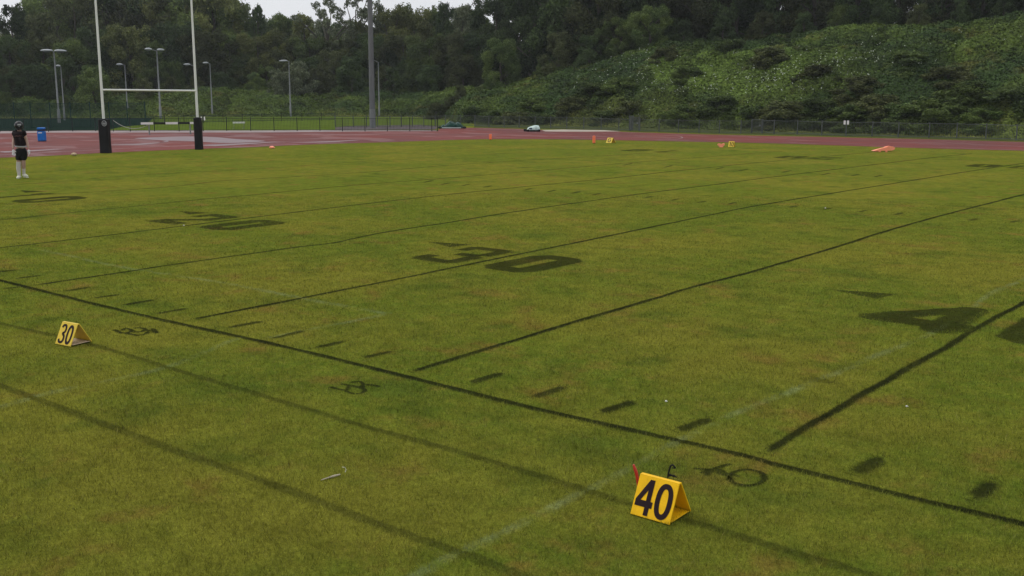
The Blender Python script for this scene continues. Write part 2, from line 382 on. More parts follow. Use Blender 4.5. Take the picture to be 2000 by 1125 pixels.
def catmull(P, step):
    P = [np.array(p, float) for p in P]; out_ = []
    for i in range(len(P)-1):
        a, b, c, d = P[max(i-1, 0)], P[i], P[i+1], P[min(i+2, len(P)-1)]
        n = max(2, int(np.linalg.norm(c-b)/step))
        for k in range(n):
            t = k/n; out_.append(.5*((2*b)+(-a+c)*t+(2*a-5*b+4*c-d)*t*t+(-a+3*b-3*c+d)*t**3))
    out_.append(P[-1]); return np.array(out_)
SEG = []      # (x0,y0,x1,y1,halfwidth,dark,chalk) used to colour the blades of grass too
def strip(store, P, width, dark=1., chalk=0., wob=.012, step=.25, soft=1.9, caps=True):
    """a painted line: 5 points across carrying an edge ramp"""
    Q = catmull(P, step); n = len(Q)
    T = np.gradient(Q, axis=0); T /= np.linalg.norm(T, axis=1)[:, None]+1e-9; N = np.stack([-T[:, 1], T[:, 0]], 1)
    L_ = np.concatenate([[0], np.cumsum(np.linalg.norm(np.diff(Q, axis=0), axis=1))])
    sd_ = RNG.random()*100
    Q = Q+N*((fbm(L_*1.3+sd_, L_*0, 3)-.5)*2*wob)[:, None]
    wv = width*(.82+.4*fbm(L_*2+sd_, L_*0+9, 2))
    for j in range(0, n-1): SEG.append((*Q[j], *Q[j+1], wv[j]/2, dark, chalk))
    store['k'] = (store['k']+1) % 7; b = len(store['v']); ends = np.ones(n)
    if caps: ends[0] = ends[-1] = 0
    for i in range(n):
        for o_, e in ((-soft, 0), (-.9, .55), (0, 1), (.9, .55), (soft, 0)):
            p = Q[i]+N[i]*o_*wv[i]/2
            store['v'].append((p[0], p[1], e*(1+.05*store['k']))); store['e'].append(e*ends[i]); store['d'].append(dark); store['c'].append(chalk)
    for i in range(n-1):
        for k in range(4):
            a = b+i*5+k; store['f'].append((a, a+5, a+6, a+1))
def newstore(): return dict(v=[], f=[], e=[], d=[], c=[], k=0)
def finish(store, name, label, z=None):
    V = np.array(store['v'])
    V[:, 2] = .0007+V[:, 2]*(z-.0007)
    me = fast_mesh(name, V, store['f'], dict(edge=store['e'], dark=store['d'], chalk=store['c']))
    return tag(link(name, me, M_MARK), label, 'pitch marking', kind='structure')
def px(L_): return [at(x, y)[:2] for x, y in L_]
Y5 = 4.572
LINES = {
 0: [(0,341),(62,337.5),(210,327.5),(425,316),(620,305),(800,296),(960,288),(1100,281)],
 5: [(0,362.5),(150,352.5),(240,344),(500,330),(675,317.5),(850,307.5),(1050,297)],
 10: [(-120,391),(0,385),(300,367.5),(425,354),(500,349.5),(700,337.5),(850,325),(1000,314.5),(1150,306),(1330,296)],
 15: [(-80,438),(0,430),(200,409),(400,389),(500,380),(700,361),(820,352),(1000,337.7),(1207,320),(1437,302),(1530,295)],
 20: [(-60,490),(0,484),(200,461),(350,442.5),(500,424),(750,394),(1000,367),(1185,349),(1320,334),(1500,316),(1705,297)],
 25: [(66,557.7),(270,527.6),(304,522),(588,481.7),(650,475),(750,454),(875,435),(1000,414.5),(1235,381),(1400,360),(1500,347),(1700,322.5),(1825,307.5),(1900,300)],
 30: [(372,625),(700,560.5),(1000,499.5),(1150,469),(1290,440),(1400,417.5),(1500,398),(1750,357.5),(1875,337.5),(1975,322.5),(2080,308)],
 35: [(805,727),(1090,639),(1250,592),(1350,562),(1500,522),(1650,477.5),(1707,459),(1825,425),(2000,380),(2150,345)],
 40: [(1493,886),(1580,833),(1740,738.7),(1847,680),(1910,640),(2000,590.5),(2120,525)]}
st = newstore()
for N_, P in LINES.items():
    strip(st, px(P), .085 if N_ < 40 else .092, dark={0:.55, 5:.6, 10:.8, 15:.85}.get(N_, 1.), step=.3, wob=.02)
finish(st, 'yard_line_markings', 'dark scorched yard lines crossing the grass pitch', .0040)
st = newstore()
strip(st, px([(-150,511),(0,548),(245,608.5),(525,670.8),(700,712.8),(799,737.3),(1026,794),(1200,833.3),(1464,893),(1500,903.7),(1691,951),(2000,1025),(2150,1063)]), .092, step=.15)
finish(st, 'sideline_marking', 'dark scorched sideline running across the near pitch', .0052)
st = newstore()
strip(st, px([(-120,602),(0,632),(182,674),(350,725),(600,799.5),(700,830),(955,901),(1200,975.5),(1389,1032),(1510,1068),(1691,1121),(1850,1175)]), .085, dark=.55, step=.15)
strip(st, px([(-150,700),(0,753),(142,806.6),(355,885),(600,972),(742,1027),(955,1100),(1150,1180)]), .095, dark=.54, step=.15)
finish(st, 'bench_area_markings', 'fainter dark lines on the grass nearest the viewer', .0048)
st = newstore()
for x0, y0, x1, y1 in [(915,750,987,728),(1038,777,1106,754),(1168,808,1244,783),(1322,844,1392,817),(1668,928,1728,893),(1898,978,1948,940),
        (608,681,680,666),(702,700,772,685),(525,662,600,645),(443,641,518,627),(300,614,372,602),(238,597,306,585),(178,583,240,575),(120,570,184,560),
        (25,545,88,537),(-20,532,40,527),(0,563,45,562)]:
    strip(st, px([(x0,y0),(x1,y1)]), .12 if x0 > 900 else .105, dark=.9, step=.15, wob=.03)
for x, y in [(1265,385.5),(1319,390),(1370,394.5),(1430,397),(1550,403.5),(1615,408),(1686,412),(1755,417.5),(1900,429),(1980,433),(1030,370),(1077,373),(1125,376),(1165,379),
             (837,354.5),(870,359),(910,361),(952,364.5),(1537,335),(1612,340),(1670,342),(1715,344),(1405,329),(1452,332),(1225,321),(1305,325)]:
    strip(st, px([(x-9,y+2),(x+9,y-2)]), .11, dark=.75, step=.15, wob=.03)
finish(st, 'hash_mark_markings', 'short dark dashes between the yard lines', .0044)
st = newstore()
for P, wd in (([(80,487),(230,520),(450,555),(600,585),(760,613)], .09), ([(1990,550),(1940,572),(1850,635),(1600,742),(1400,826),(1230,915),(1000,1030),(830,1112),(760,1150)], .075),
              ([(760,613),(640,637),(520,661)], .09), ([(470,660),(310,721),(110,765),(0,797),(-60,812)], .09), ([(2060,520),(1990,550)], .1)):
    strip(st, px(P), wd, dark=0., chalk=1., step=.2, soft=2.4, wob=.03)
finish(st, 'old_chalk_markings', 'faint white remains of older pitch lines', .0034)

# big numerals burned into the grass, drawn in yards: x along the sideline, y from it
def glyph_polys(g):
    """stroke description in a unit box: list of (polyline, width) """
    if g == '0': return [('ring', .5, .5, .5, .5, .22, .24)]
    if g == '1': return [('rect', .34, 0, .68, 1), ('rect', .14, .72, .36, .90)]
    if g == '2': return [('rect', .06, .80, .92, 1), ('rect', .04, .64, .32, .98), ('rect', .66, .46, .97, .98), ('line', [(.80, .56), (.22, .22)], .27), ('rect', .04, 0, 1, .21), ('rect', .04, .02, .30, .30)]
    if g == '3': return [('rect', .10, .84, .86, 1), ('rect', .04, .70, .28, .95), ('rect', .70, .56, .96, .94), ('rect', .36, .44, .84, .58), ('rect', .70, .06, .97, .48), ('rect', .10, 0, .88, .16), ('rect', .03, .05, .28, .30)]
    if g == '4': return [('line', [(.80, .1), (.80, .92)], .32), ('line', [(.78, .90), (.46, .62), (.14, .30)], .30), ('line', [(.12, .25), (.95, .25)], .34)]
def sdist(g, X, Y, W, H):
    """signed distance, positive inside, metres"""
    best = np.full(X.shape, -9.)
    for s_ in glyph_polys(g):
        if s_[0] == 'ring':
            ax = W*.5-np.abs(X-W*.5); ay = H*.5-np.abs(Y-H*.5); outer = np.minimum(np.minimum(ax, ay), (ax+ay-.27)*.707); hx = (np.abs(X/W-.5)-.10)*W; hy = (np.abs(Y/H-.5)-.29)*H; inner = np.maximum(hx, hy)
            best = np.maximum(best, np.minimum(outer, inner))
        elif s_[0] == 'rect':
            best = np.maximum(best, np.minimum(np.minimum(X-s_[1]*W, s_[3]*W-X), np.minimum(Y-s_[2]*H, s_[4]*H-Y)))
        else:
            P = s_[1]
            for (a, b), (c, d) in zip(P[:-1], P[1:]):
                a, c = a*W, c*W; b, d = b*H, d*H
                t = np.clip(((X-a)*(c-a)+(Y-b)*(d-b))/((c-a)**2+(d-b)**2), 0, 1)
                best = np.maximum(best, s_[2]*W/2-np.hypot(X-a-t*(c-a), Y-b-t*(d-b)))
    return best
def numeral(store, g, cx, y0, W=1.22, H=2.05, flip=False, dark=.84, soft=.05, mx_=.0):
    q = .045; pad = .15
    xs = np.arange(-pad, W+pad, q); ys = np.arange(-pad, H+pad, q); X, Y = np.meshgrid(xs, ys, indexing='ij')
    d = sdist(g, X, Y, W, H)+(fbm(X*3+cx, Y*3, 3)-.5)*.06
    e = np.clip(.46+d/soft*.5, 0, 1); b = len(store['v']); ny = len(ys)
    for i in range(len(xs)):
        for j in range(ny):
            lx, ly = xs[i]-W/2, ys[j]
            wx, wy = (cx-lx, y0+H-ly) if flip else (cx+lx, y0+ly)
            store['v'].append((wx, wy, min(1, e[i, j]*2))); store['e'].append(e[i, j]); store['d'].append(dark); store['c'].append(0)
    for i in range(len(xs)-1):
        for j in range(ny-1):
            if max(e[i, j], e[i+1, j], e[i, j+1], e[i+1, j+1]) > .02:
                a = b+i*ny+j; store['f'].append((a, a+ny, a+ny+1, a+1))
def arrow(store, A, dark=.9):
    A = np.array(A); lo = A.min(0)-.1; hi = A.max(0)+.1; q = .04
    xs = np.arange(lo[0], hi[0], q); ys = np.arange(lo[1], hi[1], q); X, Y = np.meshgrid(xs, ys, indexing='ij'); d = np.full(X.shape, 9.)
    s_ = np.sign(np.cross(A[1]-A[0], A[2]-A[0]))
    for i in range(3):
        a, b_ = A[i], A[(i+1) % 3]; n = np.array([-(b_-a)[1], (b_-a)[0]])/np.linalg.norm(b_-a)*s_
        d = np.minimum(d, (X-a[0])*n[0]+(Y-a[1])*n[1])
    e = np.clip(.5+d/.06*.5, 0, 1); b = len(store['v']); ny = len(ys)
    for i in range(len(xs)):
        for j in range(ny): store['v'].append((xs[i], ys[j], min(1, e[i, j]*2))); store['e'].append(e[i, j]); store['d'].append(dark); store['c'].append(0)
    for i in range(len(xs)-1):
        for j in range(ny-1):
            if max(e[i, j], e[i+1, j], e[i, j+1], e[i+1, j+1]) > .02: a = b+i*ny+j; store['f'].append((a, a+ny, a+ny+1, a+1))
st = newstore()
for N_, g in ((10, '1'), (20, '2'), (30, '3'), (40, '4')):
    x = N_/5*Y5; o = (-.10 if N_ < 30 else -.02)
    off1 = {10: -1.02, 20: -.98, 30: -.88, 40: -.83}[N_]; off2 = {10: .72, 20: .95, 30: .90, 40: .95}[N_]
    numeral(st, g, x+off1, 6.3, W=.9 if g == '1' else (1.45 if g == '4' else 1.25)); numeral(st, '0', x+off2, 6.35)
    a0 = {10: (6.4, 8.2), 20: (15.5, 8.1), 30: (24.8, 8.2), 40: (33.85, 8.45)}[N_]
    arrow(st, [a0, (a0[0]+.95, a0[1]+.28), (a0[0]+.85, a0[1]-.28)])
for x, g in ((10.0, '1'), (19.0, '2'), (28.1, '3')):
    numeral(st, '0', x-.75, 40.2, flip=True, dark=.8); numeral(st, g, x+.95, 40.4, flip=True, dark=.7)
finish(st, 'yard_number_markings', 'large dark yard numerals and pointers burned into the turf', .0044)
# small freehand numerals beside the sideline
st = newstore()
def ring(cx, cy, rx, ry, n=18, a0=0, a1=2*math.pi): return [(cx+rx*math.cos(a0+(a1-a0)*k/n), cy+ry*math.sin(a0+(a1-a0)*k/n)) for k in range(n+1)]
def scribble(store, polys, width, dark=.95):
    """freehand numeral: one fine grid carrying the distance to all its strokes"""
    Ps = [catmull(px(P), .02) for P in polys]; A = np.concatenate(Ps); lo = A.min(0)-.06; hi = A.max(0)+.06; q = .0125
    xs = np.arange(lo[0], hi[0], q); ys = np.arange(lo[1], hi[1], q); X, Y = np.meshgrid(xs, ys, indexing='ij'); d = np.full(X.shape, 9.)
    for Q in Ps:
        for p in Q: d = np.minimum(d, np.hypot(X-p[0], Y-p[1]))
        for a, c in zip(Q[:-1], Q[1:]): SEG.append((*a, *c, width*.45, dark*.9, 0.))
    e = np.clip(1-d/width+(fbm(X*14, Y*14, 2)-.5)*.5, 0, 1); b = len(store['v']); ny = len(ys)
    for i in range(len(xs)):
        for j in range(ny): store['v'].append((xs[i], ys[j], min(1, e[i, j]*2))); store['e'].append(e[i, j]); store['d'].append(dark); store['c'].append(0)
    for i in range(len(xs)-1):
        for j in range(ny-1):
            if max(e[i, j], e[i+1, j], e[i, j+1], e[i+1, j+1]) > .02: a = b+i*ny+j; store['f'].append((a, a+ny, a+ny+1, a+1))
scribble(st, [ring(1459, 933.5, 34, 15.5, 20)], .045)
scribble(st, [[(1360,916),(1400,921),(1440,930)], [(1380,928),(1400,915),(1424,908)], [(1372,924),(1392,920),(1412,928)], [(1425,936),(1412,921),(1398,917)]], .04)
scribble(st, [[(690,747),(703,746),(709,752),(700,757),(690,754)], [(647,757),(662,761),(676,762),(682,756),(677,752),(670,751)], [(709,757),(712,752),(724,752),(739,755)], [(675,764),(688,769),(704,769),(713,763),(706,758)]], .045)
scribble(st, [[(225,645),(236,650),(250,650),(258,646),(246,642),(240,645)], [(264,641),(276,641),(284,644),(276,648),(262,649)], [(250,652),(268,655),(284,653),(288,649)], [(288,646),(298,647),(306,650),(298,643)]], .055)
finish(st, 'small_number_markings', 'small freehand dark numerals beside the sideline', .0044)
st = newstore()
for x, y, r_, dk in ((1605,745,.16,.4),(255,632,.2,.25)):
    p = at(x, y); strip(st, [(p.x-r_, p.y), (p.x, p.y+.03), (p.x+r_, p.y)], r_*.9, dark=dk, step=.06, soft=1.7)
finish(st, 'dark_turf_patches', 'small dark green patches in the turf', .0050)

def sheet(name, outline, z, mat, label, cat, jag=0., step=1.0, close=True):
    P = []
    for i in range(len(outline)):
        a = Vector(outline[i][:2]); b = Vector(outline[(i+1) % len(outline)][:2]); n = max(1, int((b-a).length/step))
        for k in range(n):
            q = a.lerp(b, k/n)
            j = jag*(float(fbm(np.array([q.x*1.7]), np.array([q.y*1.7]), 2)[0])-.5)*2 if jag else 0
            nrm = (b-a).normalized(); P.append((q.x-nrm.y*j, q.y+nrm.x*j, z))
    me = bpy.data.meshes.new(name); me.from_pydata(P, [], [tuple(range(len(P)))]); me.update()
    bmm = __import__('bmesh').new(); bmm.from_mesh(me); __import__('bmesh').ops.triangulate(bmm, faces=bmm.faces); bmm.to_mesh(me); bmm.free()
    return tag(link(name, me, mat), label, cat, kind='structure')
INNER = [(-260,325),(-120,314.5),(0,308.5),(75,305.5),(200,299),(300,294.5),(420,290),(500,287.3),(620,281.8),(760,277.8),(900,273),(1000,271.8),(1100,272.3),(1250,275),(1400,277.8),(1500,280),(1600,283),(1700,286.5),(1850,291),(2000,294.5),(2150,299),(2400,307)]
OUTER = [(2400,290),(2150,282.5),(2000,277.5),(1800,272),(1600,267.5),(1400,263.5),(1200,257.3),(1050,253.5),(1000,251.5),(930,249.8),(862,249.5),(855,256),(640,257.8),(500,259),(95,259.5),(0,261),(-120,263),(-260,266)]
inn = [tuple(p) for p in catmull(px(INNER), 2.)]
sheet('running_track', inn+px(OUTER), .0095, M_TRACK, 'wet brick red running track curving round the grass', 'running track', jag=.10, step=.7)
sheet('path', px([(-260,266),(-120,263),(0,261),(95,259.5),(500,259),(640,257.8),(853,256),(853,254.4),(655,254.2),(500,255),(95,255.5),(0,256.3),(-120,257.5),(-260,259)]), .0135, M_CONC, 'pale concrete strip along the trackside fence', 'path')
sheet('throwing_apron', px([(655,253.8),(850,253.2),(858,247),(820,244),(690,246),(655,249)]), .0175, M_WETG, 'damp grey ground inside the low fenced enclosure', 'ground')
sheet('lawn', px([(205,254.8),(500,255),(655,254.2),(655,248),(850,246.5),(925,245.5),(905,236),(860,229),(660,226),(300,226),(215,226),(240,247)]), .0035, M_LAWN, 'bright green lawn between the low fence and the grassy slope', 'lawn', step=4)
sheet('verge', px([(925,249),(1000,250.6),(1100,252.6),(1200,256),(1400,262),(1600,266),(1754,270),(2000,276.5),(2200,284),(2500,280),(2300,274),(2000,265),(1754,260),(1500,254),(1200,248),(1000,244),(930,243)]), .0055, M_VERGE, 'rough grass verge with painted shade under the fence at the foot of the bank', 'verge', step=4)
sheet('tennis_court', px([(-260,258.6),(-120,257.4),(0,256.2),(95,255.3),(205,254.8),(240,247.5),(285,243),(300,230),(-260,232)]), .0055, M_COURT, 'dark green court surface behind the tall mesh fence', 'tennis court')
sheet('sand_strip', px([(1058,254.3),(1065,257.2),(1140,257.6),(1215,257),(1180,254.6),(1100,253.4)]), .0175, M_SAND, 'pale sandy strip beside the far fence', 'ground')
def lane(P, width, z, mat, name, label):
    Q = catmull(px(P), 1.2); T = np.gradient(Q, axis=0); T /= np.linalg.norm(T, axis=1)[:, None]+1e-9; N = np.stack([-T[:, 1], T[:, 0]], 1)
    wv = width*(.55+.9*fbm(np.arange(len(Q))*.35+P[0][1], np.arange(len(Q))*0, 3))
    A = Q-N*wv[:, None]/2; B = Q+N*wv[:, None]/2; V = [(*p, z) for pr in zip(A, B) for p in pr]
    return [(V[i*2], V[i*2+1], V[i*2+3], V[i*2+2]) for i in range(len(Q)-1)]
fs = []
for P, wd in (([(-100,273.5),(0,270.5),(100,267),(190,265.5),(300,264),(430,262.6),(600,263.4),(800,264.5),(960,265),(1060,266.5),(1150,267),(1250,268.5),(1310,270.5)], .16),
              ([(-100,291),(0,288),(65,284.5),(200,281),(350,277),(460,274),(600,271.5),(700,270)], .12),
              ([(-100,306),(0,303),(64,299.5),(200,292.5),(272,288.5),(381,283.2),(500,278.2),(620,275),(720,273)], .16),
              ([(500,286),(560,283.5),(604,282.2)], .1), ([(1120,270.6),(1220,271.5),(1300,272.6),(1326,271.3),(1333,268.5),(1322,265.8),(1296,264.5)], .10),
              ([(-60,297),(60,294.2),(180,290)], .08)):
    fs += lane(P, wd, .0135, M_LINE, '', '')
bm = MB()
for q in fs: bm.add(q, [(0, 1, 2, 3)])
tag(bm.build('lane_line_markings', M_LINE), 'worn pale lane lines on the red track', 'track marking', kind='structure')
def puddle(P, z): return catmull(px(P+[P[0]]), .8)
bm = MB()
for P in ([(205,283),(260,281.5),(330,277),(300,273.5),(262,270.5),(300,268.6),(360,266.8),(420,268.3),(460,272),(520,276),(470,279),(430,279.5),(380,276.6),(330,275.3),(310,279.5),(270,283.5)],
          [(390,284),(470,280.5),(540,277.6),(480,282.3),(420,285.8)], [(0,296.6),(80,293),(130,290.9),(70,295.6),(10,298.4)], [(560,278.8),(640,276.5),(705,273.5),(640,278.3)]):
    Q = puddle(P, 0); bm.add([(x, y, .0175) for x, y in Q[:-1]], [tuple(range(len(Q)-1))])
tag(bm.build('rain_sheen_water', M_LINE2), 'thin sheets of rainwater with painted sky sheen lying on the red track', 'rainwater', kind='structure')

# ------------------------------------------------------------------ blades of grass near the viewer
def blades():
    n = 620000; a0, a1 = YAW-.60, YAW+.60; rmin, rmax, e = 6.2, 34., .40
    u = RNG.random(n); r = (rmin**e+u*(rmax**e-rmin**e))**(1/e); a = a0+(a1-a0)*RNG.random(n)
    x = CX+r*np.cos(a); y = CY+r*np.sin(a)
    dark = np.zeros(n); chalk = np.zeros(n)
    G = {}
    for k, s_ in enumerate(SEG):
        G.setdefault((int(s_[0]//1), int(s_[1]//1)), []).append(k)
    cell = (np.floor(x).astype(int)*100003+np.floor(y).astype(int)); order = np.argsort(cell); cs = cell[order]
    sg = np.array(SEG)
    for (gx, gy), ks in G.items():
        sub = sg[ks]
        for dx in (-1, 0, 1):
            for dy in (-1, 0, 1):
                key = (gx+dx)*100003+gy+dy; lo = np.searchsorted(cs, key); hi = np.searchsorted(cs, key+1)
                if hi <= lo: continue
                ii = order[lo:hi]; X = x[ii][:, None]; Y = y[ii][:, None]
                ax, ay, bx, by = sub[:, 0], sub[:, 1], sub[:, 2], sub[:, 3]
                L2 = (bx-ax)**2+(by-ay)**2+1e-9; t = np.clip(((X-ax)*(bx-ax)+(Y-ay)*(by-ay))/L2, 0, 1)
                d = np.hypot(X-ax-t*(bx-ax), Y-ay-t*(by-ay)); f = np.clip((sub[:, 4]*1.35-d)/(sub[:, 4]*.6)+RNG.normal(0, .25, d.shape), 0, 1)
                dark[ii] = np.maximum(dark[ii], (f*sub[:, 5]).max(1)); chalk[ii] = np.maximum(chalk[ii], (f*sub[:, 6]*.6).max(1))
    worn = .72+.28*(fbm(x*.9, y*.9, 3) > .42); dark *= worn; chalk *= np.clip((fbm(x*1.7+9, y*1.7, 3)-.40)*5, 0, 1)
    # numerals
    for N_, off, g in ((40, -.83, '4'), (40, .95, '0'), (30, -.88, '3'), (30, .90, '0')):
        cx = N_/5*Y5+off; lx = x-(cx-.61); ly = y-6.32; k = (lx > -.1) & (lx < 1.35) & (ly > -.1) & (ly < 2.2)
        dark[k] = np.maximum(dark[k], np.clip(.5+sdist(g, lx[k], ly[k], 1.22, 2.05)/.05, 0, 1)*.9)
    h = (.026+.030*RNG.random(n))*(.7+.6*fbm(x*1.3, y*1.3, 3))*np.clip(1.15-r/45, .5, 1); h *= 1-.35*dark
    wd = .0028*(r/7)**.8*(.7+.6*RNG.random(n)); ph = RNG.random(n)*2*math.pi; lean = RNG.random(n)**.7*.9*h
    px_, py_ = np.cos(ph)*wd/2, np.sin(ph)*wd/2; la = RNG.random(n)*2*math.pi
    V = np.empty((n, 3, 3)); V[:, 0] = np.stack([x-px_, y-py_, 0*x+.002], 1); V[:, 1] = np.stack([x+px_, y+py_, 0*x+.002], 1)
    V[:, 2] = np.stack([x+np.cos(la)*lean, y+np.sin(la)*lean, h], 1)
    rep = lambda q: np.repeat(q, 3)
    me = fast_mesh('grass_blades', V.reshape(-1, 3), np.arange(3*n).reshape(-1, 3),
                   dict(rnd=rep(RNG.random(n)), straw=rep(RNG.random(n)), dark=rep(dark), chalk=rep(chalk)))
    o = link('grass', me, M_BLADE); tag(o, 'fine mown grass blades of the pitch', 'grass', kind='stuff')
blades()

# ------------------------------------------------------------------ bank terrain and its ground cover
azs = np.linspace(azof(2800), azof(-900), 520); rr_ = np.concatenate([np.linspace(-1, 28, 90), np.linspace(29, 130, 34)])
r0g = np.interp(-azs, _BA, _R0); A_, Rg = np.meshgrid(azs, rr_, indexing='ij'); Rg = Rg+r0g[:, None]
X = CX+Rg*np.cos(A_); Y = CY+Rg*np.sin(A_); Z = bank(X, Y)[0]-.10*np.clip((Rg-r0g[:, None])/2, 0, 1)-.03
na, nr = X.shape; idx = np.arange(na*nr).reshape(na, nr)
Fq = np.stack([idx[:-1, :-1], idx[:-1, 1:], idx[1:, 1:], idx[1:, :-1]], -1).reshape(-1, 4)
me = fast_mesh('hill', np.stack([X, Y, Z], -1).reshape(-1, 3), Fq, smooth=True)
tag(link('hill', me, M_SOIL), 'long green bank rising behind the trackside fence', 'bank', kind='structure')

def cards(c, nrm, size, aspect=.55):
    """rhombic leaves: centres, normals, sizes -> vertices, faces"""
    n = len(c); t = RNG.normal(size=(n, 3)); t -= nrm*(t*nrm).sum(1)[:, None]; t /= np.linalg.norm(t, axis=1)[:, None]+1e-9
    b = np.cross(nrm, t); s = size[:, None]
    V = np.stack([c-t*s/2, c+b*s*aspect/2, c+t*s/2, c-b*s*aspect/2], 1).reshape(-1, 3)
    return V, np.arange(4*n).reshape(n, 4)
def unit(v): return v/(np.linalg.norm(v, axis=-1, keepdims=True)+1e-9)
def bank_cover():
    n = 680000; a = azof(2350)+(azof(-150)-azof(2350))*RNG.random(n); s_ = 27*RNG.random(n)**.85-1.0
    r0 = np.interp(-a, _BA, _R0); r = r0+s_; x = CX+r*np.cos(a); y = CY+r*np.sin(a)
    colx = np.interp(-a, _BA, _BX)
    z, t, _, _, r0j = bank(x, y); sj = r-r0j; keep = (sj > -.3) & ((colx > 250) | (RNG.random(n) < .5)); x, y, z, sj, colx, r = [q[keep] for q in (x, y, z, sj, colx, r)]; n = len(x)
    wx = x+1.2*(fbm(x/2, y/2+7, 2)-.5); wy = y+1.2*(fbm(x/2+30, y/2, 2)-.5); tone = worley(wx/3.1, wy/3.1)[1]*.6+worley(wx/1.25+9, wy/1.25, 5)[1]*.4
    rnd = RNG.random(n)*.45+tone*.55
    reg = fbm(x/8+3, y/8+1, 3)
    # bright nettle band across the middle of the bank, yellower grass fringe at its foot
    band = np.exp(-((colx-1420)/230)**2)*np.clip(1-np.abs(sj-11)/11, 0, 1)*1.5
    bright = np.clip((band+reg-.92)*2.6, 0, 1)*.8
    fr = np.clip(1-(sj-.4)/(1.3+5.2*np.exp(-((colx-1260)/130)**2)+5.0*np.exp(-((colx-1985)/70)**2)), 0, 1)*(.35+.65*(reg > .45))
    grassy = fr > .4
    size = np.where(grassy, .15, .21)*(.6+.8*RNG.random(n))
    up = np.tile([0, 0, 1.], (n, 1)); out_ = np.stack([CX-x, CY-y, 0*x], 1); e_ = .25; zx = bank(x+e_, y)[0]-z; zy = bank(x, y+e_)[0]-z
    nrm = unit(unit(np.stack([-zx/e_, -zy/e_, np.ones(n)], 1))*1.2+RNG.normal(size=(n, 3))*.62)
    zz = z+RNG.random(n)**2*(.06+.28*fbm(x/1.5+9, y/1.5, 2))*np.clip(sj/1.5+.3, .2, 1)
    V, Fc = cards(np.stack([x, y, zz], 1), nrm, size)
    r4 = lambda q: np.repeat(q, 4)
    me = fast_mesh('undergrowth', V, Fc, dict(rnd=r4(rnd), bright=r4(bright), fringe=r4(fr*.8)))
    tag(link('undergrowth', me, M_BANK), 'brambles, nettles and ferns covering the bank', 'undergrowth', kind='stuff')
    # white flowers
    C = []
    for fx, fy, sx, sy, k in ((1330,160,150,38,150),(1500,145,90,35,110),(1620,120,110,25,110),(1700,100,90,20,60),(1240,110,90,25,60),(1560,165,70,25,50),(1800,125,60,15,30),(1300,215,100,18,24),(1400,200,60,12,24),(1850,70,120,20,16),(1180,150,70,25,30)):
        for _ in range(k):
            qx, qy = random.gauss(fx, sx*.6), random.gauss(fy, sy*.6)
            d = (_f+_r2*((qx-1000)/F)-_u2*((qy-562.5)/F)); d.normalize()
            C.append((d, 0)) if random.random() < .55 else None
    D = np.array([c[0][:] for c in C]); ts = np.linspace(80, 125, 260); hit = np.full(len(D), -1.)
    for t_ in ts:
        P = np.array([CX, CY, CH])+D*t_; zt = bank(P[:, 0], P[:, 1])[0]+.38; tt = bank(P[:, 0], P[:, 1])[1]; k = (hit < 0) & (P[:, 2] < zt) & (tt < .93); hit[k] = t_
    k = hit > 0; P = (np.array([CX, CY, CH])+D*hit[:, None])[k]
    P = np.repeat(P, 2, axis=0)+RNG.normal(size=(2*k.sum(), 3))*.10; nrm = unit(np.array([.35, -.5, .7])+RNG.normal(size=P.shape)*.4)
    V, Fc = cards(P, nrm, .06+.09*RNG.random(len(P)), .8)
    tag(link('white_flowers', fast_mesh('white_flowers', V, Fc), M_PETAL), 'scattered white flowers among the brambles on the bank', 'flowers', kind='stuff')
bank_cover()

# ------------------------------------------------------------------ trees
def tree_proto(kind, nleaf, seed):
    """crown in a unit frame: about 1 wide, 1 high, base at 0; leaves on many uneven clumps"""
    g = np.random.default_rng(seed); C, R, CLV = [], [], []
    if kind == 'round': prof = lambda h: .44*np.sqrt(np.clip(1-((h-.42)/.60)**2, 0, 1)); nb, rb = 26, (.12, .19)
    elif kind == 'tall': prof = lambda h: .36*np.clip(1.08-h, 0, 1)**.6*np.clip(h*4+.5, 0, 1); nb, rb = 26, (.09, .15)
    elif kind == 'airy': prof = lambda h: .46*np.sqrt(np.clip(1-((h-.6)/.42)**2, 0, 1)); nb, rb = 44, (.05, .09)
    else: prof = lambda h: .42*np.clip(1-h**2.2, 0, 1)**.6; nb, rb = 18, (.14, .22)
    for i in range(nb):
        h = (i+.5+g.uniform(-.5, .5))/nb; h = .95*h if kind != 'airy' else .2+.76*h; a = i*2.4+g.uniform(-.7, .7)
        q = g.uniform(.55, 1.0) if kind != 'airy' else g.random()**.5
        rad = float(prof(h))*q*(1+.22*math.sin(a*2+seed)); r = g.uniform(*rb)*(1.12-.35*h)
        bc = np.array([rad*math.cos(a), rad*math.sin(a), min(max(.05, h), 1-r*.9)]); tone = g.random()
        for _ in range(9 if kind != 'airy' else 6):          # small clumps studding each big one
            d = unit(g.normal(size=3)); C.append(bc+d*r*.72*np.array([1, 1, .8])); R.append(r*g.uniform(.28, .50) if kind != 'airy' else r*g.uniform(.25, .55)); CLV.append(np.clip(tone+g.uniform(-.2, .2), 0, 1))
        C.append(bc); R.append(r*.75 if kind != 'airy' else r*.4); CLV.append(tone)
    C = np.array(C); C[:, 2] = np.maximum(C[:, 2], .02); R = np.array(R); CLV = np.array(CLV); w_ = R**2; nl = len(C); k = g.choice(nl, nleaf, p=w_/w_.sum())
    d = unit(g.normal(size=(nleaf, 3))); d[:, 2] = np.where(g.random(nleaf) < .25, np.abs(d[:, 2]), d[:, 2])
    rad = R[k][:, None]*(g.random((nleaf, 1))**.30)*(1+.35*(g.random((nleaf, 1)) < .12))
    P = C[k]+d*rad; nrm = unit(d*.8+g.normal(size=d.shape)*.6)
    return P, nrm, CLV[k], g.random(nleaf), C
PROTO = {}
